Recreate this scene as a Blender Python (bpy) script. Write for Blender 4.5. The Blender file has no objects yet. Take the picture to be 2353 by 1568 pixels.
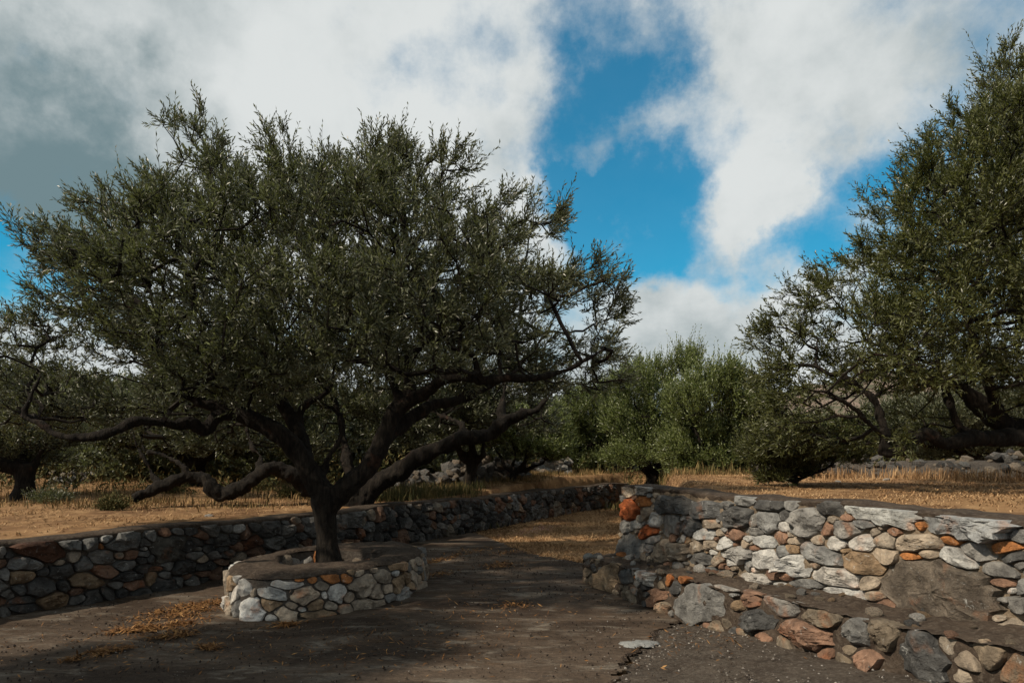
import bpy, bmesh, math, random
import numpy as np
from mathutils import Vector, noise as mnoise

R = math.radians
scene = bpy.context.scene
COL = scene.collection

# ------------------------------------------------------------------ camera
EYE = 1.5
cam_d = bpy.data.cameras.new('camera')
cam = bpy.data.objects.new('camera', cam_d); COL.objects.link(cam)
cam.location = (0, 0, EYE); cam.rotation_euler = (R(90), 0, 0)
cam_d.lens = 24.0; cam_d.sensor_width = 36.0; cam_d.shift_y = 263.0/2352.0
cam_d.clip_start = 0.05; cam_d.clip_end = 5000
scene.camera = cam

# ------------------------------------------------------------------ light
SUN = Vector((-0.74, -0.44, 0.80)).normalized()      # towards the sun
world = bpy.data.worlds.new('World'); scene.world = world; world.use_nodes = True
sun_d = bpy.data.lights.new('sun', 'SUN'); sun_d.energy = 4.9; sun_d.angle = R(1.6); sun_d.color = (1.0, 0.87, 0.70)
sun = bpy.data.objects.new('sun', sun_d); COL.objects.link(sun)
sun.rotation_euler = SUN.to_track_quat('Z', 'Y').to_euler(); sun.location = SUN*60
vs = scene.view_settings
vs.view_transform = 'Standard'; vs.look = 'None'; vs.gamma = 1.0; vs.use_curve_mapping = False
vs.exposure = 0.0

F = 1568.0
def P(px, py, Y):
    """a point of the photograph (on a 2352 wide frame) at depth Y"""
    return np.array([(px-1176)/F*Y, Y, EYE-(py-1047)/F*Y])

class N:
    """small node helper"""
    def __init__(s, tree): s.t = tree; s.n = tree.nodes; s.l = tree.links
    def new(s, typ, **kw):
        n = s.n.new(typ)
        for k, v in kw.items(): setattr(n, k, v)
        return n
    def set(s, sock, v):
        if isinstance(v, bpy.types.NodeSocket): s.l.new(v, sock)
        elif v is not None: sock.default_value = v
    def math(s, op, a, b=None, c=None, clamp=False):
        n = s.new('ShaderNodeMath', operation=op, use_clamp=clamp)
        for i, v in enumerate((a, b, c)):
            if v is not None: s.set(n.inputs[i], v)
        return n.outputs[0]
    def vmath(s, op, a, b=None):
        n = s.new('ShaderNodeVectorMath', operation=op)
        s.set(n.inputs[0], a)
        if b is not None: s.set(n.inputs[3 if op == 'SCALE' else 1], b)
        return n.outputs['Value'] if op in ('DOT_PRODUCT', 'LENGTH') else n.outputs[0]
    def noise(s, vec, scale, detail=4, rough=.55, dist=0, out='Fac'):
        n = s.new('ShaderNodeTexNoise'); s.set(n.inputs['Vector'], vec)
        n.inputs['Scale'].default_value = scale; n.inputs['Detail'].default_value = detail
        n.inputs['Roughness'].default_value = rough; n.inputs['Distortion'].default_value = dist
        return n.outputs[out]
    def ramp(s, v, a, b, lo=0., hi=1., smooth=True):
        n = s.new('ShaderNodeMapRange', interpolation_type='SMOOTHSTEP' if smooth else 'LINEAR')
        s.set(n.inputs[0], v); n.inputs[1].default_value = a; n.inputs[2].default_value = b
        n.inputs[3].default_value = lo; n.inputs[4].default_value = hi
        return n.outputs[0]
    def mix(s, f, a, b, blend='MIX'):
        n = s.new('ShaderNodeMix', data_type='RGBA', blend_type=blend)
        s.set(n.inputs[0], f)
        for sock, v in ((n.inputs[6], a), (n.inputs[7], b)):
            if isinstance(v, tuple) and len(v) == 3: v = (*v, 1)
            s.set(sock, v)
        return n.outputs[2]

# ------------------------------------------------------------------ sky
w = N(world.node_tree); w.n.clear()
w_out = w.new('ShaderNodeOutputWorld'); w_bg = w.new('ShaderNodeBackground'); w_bg.inputs[1].default_value = 0.1
w.l.new(w_bg.outputs[0], w_out.inputs[0])
nish = w.new('ShaderNodeTexSky', sky_type='NISHITA'); nish.sun_disc = False
nish.sun_elevation = math.asin(SUN.z); nish.sun_rotation = math.atan2(SUN.x, SUN.y)
nish.air_density = 1.0; nish.dust_density = 0.3; nish.ozone_density = 3.0
tc = w.new('ShaderNodeTexCoord'); D = w.vmath('NORMALIZE', tc.outputs['Generated'])
sep = w.new('ShaderNodeSeparateXYZ'); w.l.new(D, sep.inputs[0])
zz = w.math('ADD', w.math('MAXIMUM', sep.outputs[2], 0.0), 0.22)
cmb = w.new('ShaderNodeCombineXYZ')
w.l.new(w.math('DIVIDE', sep.outputs[0], zz), cmb.inputs[0]); w.l.new(w.math('DIVIDE', sep.outputs[1], zz), cmb.inputs[1])
Q = cmb.outputs[0]
warp = w.vmath('SUBTRACT', w.noise(D, 3.2, 9, .60, 0, 'Color'), (0.5, 0.5, 0.5))
DW = w.vmath('NORMALIZE', w.vmath('ADD', D, w.vmath('SCALE', warp, 0.42)))
def sky_dir(px, py): return tuple(Vector(((px-1176)/F, 1.0, (1047-py)/F)).normalized())
def blobs(lst):
    acc = None
    for (px, py, r, wt) in lst:
        d = w.vmath('DOT_PRODUCT', DW, sky_dir(px, py))
        v = w.ramp(d, math.cos(r/F*1.0), 1.0, 0, wt)
        acc = v if acc is None else w.math('ADD', acc, v)
    return acc
bias = blobs([(1450, 300, 240, -.28), (1420, 40, 190, -.24), (1470, 500, 220, -.30), (1360, 470, 120, -.14), (1570, 610, 150, -.22), (1720, 660, 130, -.26),
              (1985, 450, 180, -.32), (1780, 370, 190, .06), (1890, 590, 130, -.18), (1080, 215, 130, -.13), (20, 530, 170, -.34), (2010, 300, 160, -.16), (1830, 265, 90, -.20),
              (1740, 190, 280, .16), (1670, 460, 170, .20), (1640, 780, 240, .24), (1140, 420, 240, .14), (1440, 330, 60, .10), (500, 150, 560, .16), (2200, 60, 320, -.10)])
def billow(v, scale, det, rough):
    return w.math('SUBTRACT', 1.0, w.math('ABSOLUTE', w.math('MULTIPLY_ADD', w.noise(v, scale, det, rough), 2.0, -1.0)))
n1 = w.noise(Q, 1.9, 10, .58); n2 = w.noise(D, 8.0, 12, .66); n3 = billow(D, 7.0, 8, .55)
dens = w.math('ADD', w.math('ADD', w.math('MULTIPLY', n1, .70), w.math('MULTIPLY', n2, .80)), w.math('ADD', w.math('MULTIPLY', n3, .16), w.math('ADD', w.math('ADD', bias, w.ramp(sep.outputs[2], .22, .02, 0, .22)), -.24)))
cov = w.ramp(dens, .22, .76, .04, 1.0)
shade = w.math('ADD', w.math('ADD', w.math('MULTIPLY', w.noise(Q, 1.5, 8, .58), .70), w.math('MULTIPLY', w.noise(D, 6.0, 9, .6), .70)), w.math('ADD', w.math('MULTIPLY', n3, .12),
               blobs([(-10, 270, 300, -.38), (280, 280, 210, -.16), (60, 0, 200, .10), (2250, 60, 420, .06), (780, 160, 420, .14), (1160, 420, 260, .10), (1640, 500, 240, .10), (1640, 160, 200, .1)])))
ccol = w.mix(w.ramp(shade, .36, 1.0), (1.65, 2.45, 2.70), (7.2, 7.5, 7.45))
sky_blue = w.mix(1.0, nish.outputs[0], (0.11, 1.12, 1.20), 'MULTIPLY')
w.set(w_bg.inputs[0], w.mix(cov, sky_blue, ccol))

# ------------------------------------------------------------------ materials
def mat(name):
    m = bpy.data.materials.new(name); m.use_nodes = True
    n = N(m.node_tree); b = m.node_tree.nodes['Principled BSDF']
    return m, n, b
def bump(n, b, h, strength=.5, dist=.02):
    bp = n.new('ShaderNodeBump'); bp.inputs['Strength'].default_value = strength; bp.inputs['Distance'].default_value = dist
    n.set(bp.inputs['Height'], h); n.l.new(bp.outputs[0], b.inputs['Normal'])
def geo_pos(n): return n.new('ShaderNodeNewGeometry').outputs['Position']

def stone_material():
    m, n, b = mat('limestone')
    oi = n.new('ShaderNodeObjectInfo'); tcn = n.new('ShaderNodeTexCoord')
    off = n.new('ShaderNodeCombineXYZ'); n.l.new(n.math('MULTIPLY', oi.outputs['Random'], 91.0), off.inputs[0]); n.l.new(n.math('MULTIPLY', oi.outputs['Random'], 37.0), off.inputs[2])
    v = n.vmath('ADD', tcn.outputs['Object'], off.outputs[0])
    a = n.noise(v, 7, 6, .65, .4); f = n.noise(v, 42, 5, .7); big = n.noise(v, 3.0, 3, .5, .8)
    base = n.mix(n.ramp(a, .30, .72), n.mix(1.0, oi.outputs['Color'], (.50, .49, .48), 'MULTIPLY'), n.mix(1.0, oi.outputs['Color'], (1.28, 1.26, 1.22), 'MULTIPLY'))
    base = n.mix(n.ramp(f, .35, .75, 0, .55), base, n.mix(1.0, base, (1.7, 1.68, 1.62), 'MULTIPLY'))
    rust = n.math('MULTIPLY', n.ramp(big, .57, .70), n.ramp(n.noise(v, 16, 4), .35, .6))
    base = n.mix(n.math('MULTIPLY', rust, .50), base, n.mix(.45, n.mix(1.0, base, (1.7, .78, .38), 'MULTIPLY'), (.24, .095, .036)))
    lich = n.ramp(n.noise(v, 23, 6, .7, 1.0), .60, .70, 0, .6)
    base = n.mix(lich, base, (.46, .46, .43))
    dark = n.ramp(n.noise(v, 11, 5, .7, .6), .60, .74, 0, .7)
    base = n.mix(dark, base, (.045, .042, .040))
    n.set(b.inputs['Base Color'], base); b.inputs['Roughness'].default_value = .88; b.inputs['Specular IOR Level'].default_value = .25
    h = n.math('ADD', n.math('MULTIPLY_ADD', big, 1.2, n.math('MULTIPLY', a, 1.2)), n.math('ADD', n.math('MULTIPLY', f, .45), n.math('MULTIPLY', n.noise(v, 120, 3), .12)))
    bump(n, b, h, .9, .04)
    return m
def mortar_material(name, c1, c2, c3):
    m, n, b = mat(name); p = geo_pos(n)
    a = n.noise(p, 4, 6, .6, .5); f = n.noise(p, 30, 6, .75)
    base = n.mix(n.ramp(a, .3, .7), c1, c2); base = n.mix(n.ramp(f, .45, .75), base, c3)
    base = n.mix(n.ramp(n.noise(p, 9, 5, .7), .58, .72, 0, .8), base, tuple(x*.3 for x in c1))
    n.set(b.inputs['Base Color'], base); b.inputs['Roughness'].default_value = .95; b.inputs['Specular IOR Level'].default_value = .15
    bump(n, b, n.math('ADD', n.noise(p, 18, 6, .7), n.math('MULTIPLY', f, .6)), .9, .04)
    return m
def concrete_material():
    m, n, b = mat('stained_shaded_concrete'); p = geo_pos(n)
    st = n.new('ShaderNodeMapping'); st.inputs['Scale'].default_value = (.7, 1.6, 1); st.inputs['Rotation'].default_value = (0, 0, .35); n.l.new(p, st.inputs[0]); q = st.outputs[0]
    a = n.noise(q, .9, 8, .62, .9); c = n.noise(q, 2.6, 8, .68, .6); f = n.noise(p, 55, 5, .75)
    base = n.mix(n.ramp(a, .34, .66), (.028, .0185, .012), (.072, .053, .038))  # stained tones, base also darkened in place of shade over the terrace
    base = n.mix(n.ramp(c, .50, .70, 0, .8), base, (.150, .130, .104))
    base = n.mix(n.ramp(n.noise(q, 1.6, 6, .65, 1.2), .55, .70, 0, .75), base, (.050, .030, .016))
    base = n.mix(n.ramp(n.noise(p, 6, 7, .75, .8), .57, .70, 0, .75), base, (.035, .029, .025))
    base = n.mix(n.ramp(f, .36, .70, 0, .5), base, n.mix(1.0, base, (1.75, 1.75, 1.75), 'MULTIPLY'))
    base = n.mix(n.ramp(n.noise(q, 17, 8, .8, .5), .42, .66, 0, .7), base, n.mix(1.0, base, (1.9, 1.85, 1.8), 'MULTIPLY')); base = n.mix(n.ramp(n.noise(q, 9, 8, .8, .8), .52, .70, 0, .75), base, n.mix(1.0, base, (.42, .38, .35), 'MULTIPLY'))
    spk = n.ramp(n.noise(p, 38, 2, .5), .735, .76, 0, .8); base = n.mix(spk, base, (.36, .35, .32))
    n.set(b.inputs['Base Color'], base); b.inputs['Roughness'].default_value = .9; b.inputs['Specular IOR Level'].default_value = .2
    bump(n, b, n.math('ADD', n.math('MULTIPLY', c, .8), n.math('ADD', n.math('MULTIPLY', n.noise(p, 14, 8, .75), .6), n.math('MULTIPLY', f, .3))), .9, .035)
    return m
def earth_material():
    m, n, b = mat('dry_earth'); p = geo_pos(n)
    a = n.noise(p, .55, 7, .6, .8); c = n.noise(p, 3.2, 8, .7, .4); f = n.noise(p, 34, 5, .7)
    base = n.mix(n.ramp(a, .36, .64), (.13, .070, .036), (.29, .170, .082))
    base = n.mix(n.ramp(c, .44, .68), base, (.37, .235, .120))
    base = n.mix(n.ramp(f, .45, .75, 0, .6), base, (.12, .070, .036))
    n.set(b.inputs['Base Color'], base); b.inputs['Roughness'].default_value = 1.0; b.inputs['Specular IOR Level'].default_value = .1
    bump(n, b, n.math('ADD', c, n.math('MULTIPLY', f, .5)), .8, .06)
    return m
def leaf_material(name, dark, light, silver, trans=.25):
    m, n, b = mat(name)
    at = n.new('ShaderNodeAttribute'); at.attribute_name = 'tint'; t = at.outputs['Fac']
    base = n.mix(n.ramp(t, 0, .75, 0, 1, False), dark, light); base = n.mix(n.ramp(t, .78, .98), base, silver)
    n.set(b.inputs['Base Color'], base); b.inputs['Roughness'].default_value = .38; b.inputs['Specular IOR Level'].default_value = .5
    tr = n.new('ShaderNodeBsdfTranslucent'); n.set(tr.inputs[0], n.mix(1.0, base, (1.05, 1.18, .60), 'MULTIPLY'))
    mx = n.new('ShaderNodeMixShader'); mx.inputs[0].default_value = trans
    n.l.new(b.outputs[0], mx.inputs[1]); n.l.new(tr.outputs[0], mx.inputs[2]); n.l.new(mx.outputs[0], n.n['Material Output'].inputs[0])
    return m
def tint_material(name, c0, c1, c2, rough=.8, spec=.2, trans=0.):
    m, n, b = mat(name)
    at = n.new('ShaderNodeAttribute'); at.attribute_name = 'tint'; t = at.outputs['Fac']
    base = n.mix(n.ramp(t, 0, .5, 0, 1, False), c0, c1); base = n.mix(n.ramp(t, .5, 1, 0, 1, False), base, c2)
    n.set(b.inputs['Base Color'], base); b.inputs['Roughness'].default_value = rough; b.inputs['Specular IOR Level'].default_value = spec
    return m
def bark_material():
    m, n, b = mat('olive_bark'); p = geo_pos(n)
    mp = n.new('ShaderNodeMapping'); mp.inputs['Scale'].default_value = (1, 1, .22); n.l.new(p, mp.inputs[0]); q = mp.outputs[0]
    a = n.noise(q, 22, 7, .7, 1.2); c = n.noise(p, 5, 5, .6, .5); f = n.noise(p, 60, 4, .7)
    base = n.mix(n.ramp(a, .36, .66), (.0045, .0034, .0026), (.024, .019, .014))
    base = n.mix(n.ramp(c, .58, .72, 0, .6), base, (.052, .025, .015))
    base = n.mix(n.ramp(n.noise(p, 13, 6, .7), .60, .72, 0, .4), base, (.045, .040, .034))
    n.set(b.inputs['Base Color'], base); b.inputs['Roughness'].default_value = .92; b.inputs['Specular IOR Level'].default_value = .2
    bump(n, b, n.math('ADD', a, n.math('MULTIPLY', f, .3)), 1.0, .035)
    return m
M_STONE = stone_material()
M_MORTAR = mortar_material('beige_mortar', (.15, .115, .080), (.27, .205, .140), (.33, .27, .20))
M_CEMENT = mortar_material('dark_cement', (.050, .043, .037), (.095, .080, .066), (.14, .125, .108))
M_CAP = mortar_material('cap_cement', (.040, .029, .022), (.082, .061, .045), (.145, .118, .092))
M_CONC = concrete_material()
M_ROUGH = mortar_material('rough_concrete', (.046, .035, .027), (.088, .071, .056), (.150, .130, .106))  # tones lowered to stand in for shade on the ramp
M_EARTH = earth_material()
M_BARK = bark_material()
M_LEAF = leaf_material('olive_leaf', (.038, .042, .023), (.145, .153, .088), (.34, .355, .27), .30)
M_LEAF2 = leaf_material('bright_olive_leaf', (.062, .076, .024), (.200, .232, .080), (.33, .37, .21), .30)
M_LEAF3 = leaf_material('green_olive_leaf', (.036, .042, .014), (.130, .138, .046), (.25, .265, .16), .28)
M_GRASS = tint_material('dry_grass', (.11, .062, .028), (.29, .170, .082), (.45, .30, .16), .9, .15)
M_STRAW = tint_material('straw_leaf_litter', (.060, .025, .009), (.16, .072, .021), (.36, .20, .075), .75, .25)
M_DARK = tint_material('dry_droppings', (.016, .012, .010), (.030, .022, .017), (.055, .040, .028), .9, .2)
M_WEED = tint_material('weed_leaf', (.030, .036, .012), (.085, .082, .028), (.20, .145, .058), .8, .2)
M_DRYWEED = tint_material('dry_weed', (.060, .050, .018), (.16, .105, .042), (.34, .22, .10), .85, .2)
M_PINK = tint_material('dry_flower', (.20, .07, .06), (.42, .22, .19), (.62, .50, .46), .8, .2)

# ------------------------------------------------------------------ object helpers
def link(o, parent=None):
    COL.objects.link(o)
    if parent is not None: o.parent = parent
    return o
def tag(o, label=None, cat=None, group=None, kind=None):
    if label: o['label'] = label
    if cat: o['category'] = cat
    if group: o['group'] = group
    if kind: o['kind'] = kind
    return o
def empty(name, loc=(0, 0, 0)):
    o = bpy.data.objects.new(name, None); o.location = loc; o.empty_display_size = .2
    return link(o)
def quad_mesh(name, V, Q, m, tint=None, smooth=False):
    """fast mesh out of numpy arrays; Q is (n,4) or (n,3)"""
    me = bpy.data.meshes.new(name); V = np.asarray(V, np.float32); Q = np.asarray(Q, np.int32); k = Q.shape[1]
    me.vertices.add(len(V)); me.vertices.foreach_set('co', V.ravel())
    me.loops.add(Q.size); me.loops.foreach_set('vertex_index', Q.ravel())
    me.polygons.add(len(Q)); me.polygons.foreach_set('loop_start', np.arange(0, Q.size, k, dtype=np.int32))
    me.update(calc_edges=True)
    me.polygons.foreach_set('use_smooth', np.full(len(Q), smooth, dtype=bool))
    if tint is not None:
        a = me.attributes.new('tint', 'FLOAT', 'FACE'); a.data.foreach_set('value', np.asarray(tint, np.float32))
    me.materials.append(m)
    return me
def obj(name, me, parent=None, loc=(0, 0, 0)):
    o = bpy.data.objects.new(name, me); o.location = loc
    return link(o, parent)
def fbm(x, y, z=0., s=1., o=4): return mnoise.fractal(Vector((x*s, y*s, z*s)), .8, 2.1, o)
def nrm(a): return a/np.maximum(np.linalg.norm(a, axis=-1, keepdims=True), 1e-9)

# ------------------------------------------------------------------ the lie of the land
LW = np.array([(-7.4, 2.6), (-6.15, 4.4), (-4.72, 6.39), (-4.33, 6.94), (-3.83, 7.69), (-3.53, 8.37), (-1.70, 11.9), (-.13, 14.8), (1.74, 18.5), (3.2, 20.6), (4.3, 22.0)])
RW0, RW1 = np.array([1.28, 8.2]), np.array([3.42, 1.93])      # face of the right wall, far end and near end
rdir = (RW1-RW0)/np.linalg.norm(RW1-RW0); rnor = np.array([rdir[1], -rdir[0]])
if rnor[0] > 0: rnor = -rnor
def lw_x(y): return np.interp(y, LW[:, 1], LW[:, 0], left=None)
def lw_x2(y):
    x = np.interp(y, LW[:, 1], LW[:, 0]); return np.where(y < LW[0, 1], LW[0, 0]-(LW[0, 1]-y)*.69, np.where(y > 22.0, 4.3+(y-22)*.7, x))
def rw_x(y): return np.where(y < 8.25, 1.28+(8.2-y)*.3416, 1.52+(y-8.25)*.19)
def sst(a, b, x): t = np.clip((x-a)/(b-a), 0, 1); return t*t*(3-2*t)
def slope(x, y): return .135*np.maximum(0, (x-1.53)*.885-(y-6.24)*.466)*sst(1.9, 3.0, y+2.2)
def land(x, y):
    x = np.asarray(x, float); y = np.asarray(y, float)
    dl = (lw_x2(y)-x)*.86
    left = .66+.28*sst(9, 22, y)+.02*np.sin(x*1.7)*np.cos(y*1.3)+.03*np.sin(x*.5+y*.4)
    dr = (x-rw_x(y))*.95
    right = 1.10-.14*sst(11, 22, y)+.02*np.sin(x*1.9+1)*np.cos(y*1.6)+.02*np.sin(x*.6-y*.5)
    pit = slope(x, y)-.03-.06*(y < 8.3)
    wl = sst(.12, .34, dl); wr = np.where(y < 8.25, sst(.12, .34, dr), sst(.05, .75, dr))
    h = pit*(1-wl)+left*wl; h = h*(1-wr)+right*wr
    h = h*(1-sst(20.2, 22.0, y))+(.96+.03*np.sin(x*.4)*np.cos(y*.3))*sst(20.2, 22.0, y)
    back = sst(28, 90, np.hypot(x, y))
    return h+back*.35*np.sin(x*.045+1)*np.cos(y*.038)-.10*back

def make_ground():
    def axis(lo, hi, step, far, n):
        a = np.arange(lo, hi+1e-6, step); g = np.geomspace(step, far, n)
        return np.concatenate([lo-g[::-1], a, hi+g])
    xs = axis(-9, 9, .11, 900, 34); ys = axis(0, 23, .11, 1500, 34)
    X, Y = np.meshgrid(xs, ys); Z = land(X, Y)
    V = np.stack([X, Y, Z], -1).reshape(-1, 3)
    near = (np.abs(V[:, 0]) < 14) & (V[:, 1] > 2) & (V[:, 1] < 30)
    for i in np.nonzero(near)[0]: V[i, 2] += .022*fbm(V[i, 0], V[i, 1], 0, 1.6, 4)
    nx, ny = len(xs), len(ys); i = np.arange(nx-1)[None, :]+np.arange(ny-1)[:, None]*nx
    Q = np.stack([i, i+1, i+1+nx, i+nx], -1).reshape(-1, 4)
    o = obj('ground', quad_mesh('ground', V, Q, M_EARTH, smooth=True)); tag(o, kind='structure')
make_ground()

def inside(poly, x, y):
    c = np.zeros(x.shape, bool); n = len(poly)
    for i in range(n):
        x1, y1 = poly[i]; x2, y2 = poly[(i+1) % n]
        m = ((y1 > y) != (y2 > y)) & (x < (x2-x1)*(y-y1)/(y2-y1+1e-12)+x1); c ^= m
    return c
CRACK = [(2.0, 6.9), (1.53, 6.24), (1.40, 6.02), (1.22, 5.82), (1.10, 5.50), (.98, 5.35), (.80, 5.02), (.76, 4.78), (.66, 4.58), (.50, 4.20), (.30, 3.6), (-.1, 2.6), (-.5, 1.0), (-.6, -1.0)]
def sheet(name, poly, m, dz, step=.06, amp=.008):
    poly = np.array(poly); x0, y0 = poly.min(0); x1, y1 = poly.max(0)
    xs = np.arange(x0, x1+step, step); ys = np.arange(y0, y1+step, step)
    X, Y = np.meshgrid(xs, ys); nx, ny = len(xs), len(ys)
    cx = (X[:-1, :-1]+step/2); cy = (Y[:-1, :-1]+step/2)
    keep = inside(poly, cx+.03*np.sin(cy*23+cx*9), cy+.03*np.sin(cx*21-cy*7))
    i = (np.arange(nx-1)[None, :]+np.arange(ny-1)[:, None]*nx)[keep]
    Q = np.stack([i, i+1, i+1+nx, i+nx], -1)
    used = np.unique(Q); re = np.full(nx*ny, -1); re[used] = np.arange(len(used)); Q = re[Q]
    x = X.ravel()[used]; y = Y.ravel()[used]; z = slope(x, y)+dz
    z = z+np.array([amp*fbm(a, b, 3.3, 1.1, 5) for a, b in zip(x, y)])
    o = obj(name, quad_mesh(name, np.stack([x, y, z], -1), Q, m, smooth=True)); tag(o, kind='structure'); return o
back_edge = [(2.1, 8.5), (1.6, 8.7), (1.18, 9.3), (.72, 9.88), (.30, 10.5), (-.04, 11.3), (-.28, 12.2), (-.75, 13.4)]
left_edge = [(-1.75, 12.0), (-3.7, 8.3), (-4.0, 7.7), (-4.5, 6.95), (-4.9, 6.4), (-6.3, 4.4), (-7.5, 2.6), (-8.5, 0), (-8.5, -1)]
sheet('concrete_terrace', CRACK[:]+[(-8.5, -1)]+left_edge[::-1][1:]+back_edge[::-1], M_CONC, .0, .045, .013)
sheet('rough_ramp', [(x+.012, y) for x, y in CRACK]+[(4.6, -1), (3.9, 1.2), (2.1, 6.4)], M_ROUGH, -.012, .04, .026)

# ------------------------------------------------------------------ stones laid in walls
CLR = dict(g=(.170, .168, .162), d=(.074, .074, .073), l=(.36, .355, .34), w=(.56, .54, .51), b=(.255, .215, .17), t=(.23, .165, .105), o=(.32, .135, .048),
           O=(.33, .095, .032), r=(.21, .125, .085), R=(.105, .050, .030), B=(.130, .108, .086), G=(.23, .24, .245), D=(.085, .080, .070), m=(.19, .155, .115), c=(.28, .29, .285))
def seeds_from_trace(trace, crop, to_uv):
    """trace rows (cx, cy, w, h, angle, code) in a zoomed crop -> centre, axes matrix, colour"""
    sc, ox, oy = crop; out = []
    def q(x, y): return to_uv((x/sc+ox)*.9485, (y/sc+oy)*.9485)
    for (cx, cy, ww, hh, an, code) in trace:
        a = R(an); e1 = (math.cos(a)*ww*.5, math.sin(a)*ww*.5); e2 = (-math.sin(a)*hh*.5, math.cos(a)*hh*.5)
        c = q(cx, cy)
        if c is None: continue
        def axis(e):
            p, m_ = q(cx+e[0]*.5, cy+e[1]*.5), q(cx-e[0]*.5, cy-e[1]*.5)
            return (p-m_) if p is not None and m_ is not None else None
        a1, a2 = axis(e1), axis(e2)
        if a1 is None or a2 is None: continue
        out.append((c, np.stack([a1, a2], 1), code))
    return out
def fill_seeds(seeds, u0, u1, vtop, rng, size=(.11, .20), codes='ggddlbtr', tries=4000, reach=1.06, asp=(.5, .85), big=0.):
    C = [s[0] for s in seeds]; I = [np.linalg.inv(s[1]) for s in seeds]
    for k in range(tries):
        f = k/tries; s = size[1]*(1-f)+size[0]*f; s *= rng.uniform(.8, 1.15)
        if rng.random() < big*(1-f): s *= 1.5
        a = rng.uniform(*asp); c = np.array([rng.uniform(u0, u1), rng.uniform(.03, 1)*1.0]); vt = vtop(c[0]); c[1] = rng.uniform(s*a*.35, max(vt-s*a*.40, s*a*.36))
        if c[1] > vt-s*a*.3: continue
        if C:
            d = np.einsum('nij,nj->ni', np.array(I), c-np.array(C)); d = np.hypot(d[:, 0], d[:, 1])
            if (d < reach).any(): continue
            A_own = np.array([s*.5, s*a*.5]); rel = (np.array(C)-c)/A_own
            if (np.hypot(rel[:, 0], rel[:, 1]) < reach).any(): continue
        an = R(rng.uniform(-14, 14)); rot = np.array([[math.cos(an), -math.sin(an)], [math.sin(an), math.cos(an)]])
        A = rot@np.diag([s*.5, s*a*.5]); seeds.append((c, A, rng.choice(list(codes)))); C.append(c); I.append(np.linalg.inv(A))
    return seeds
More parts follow.
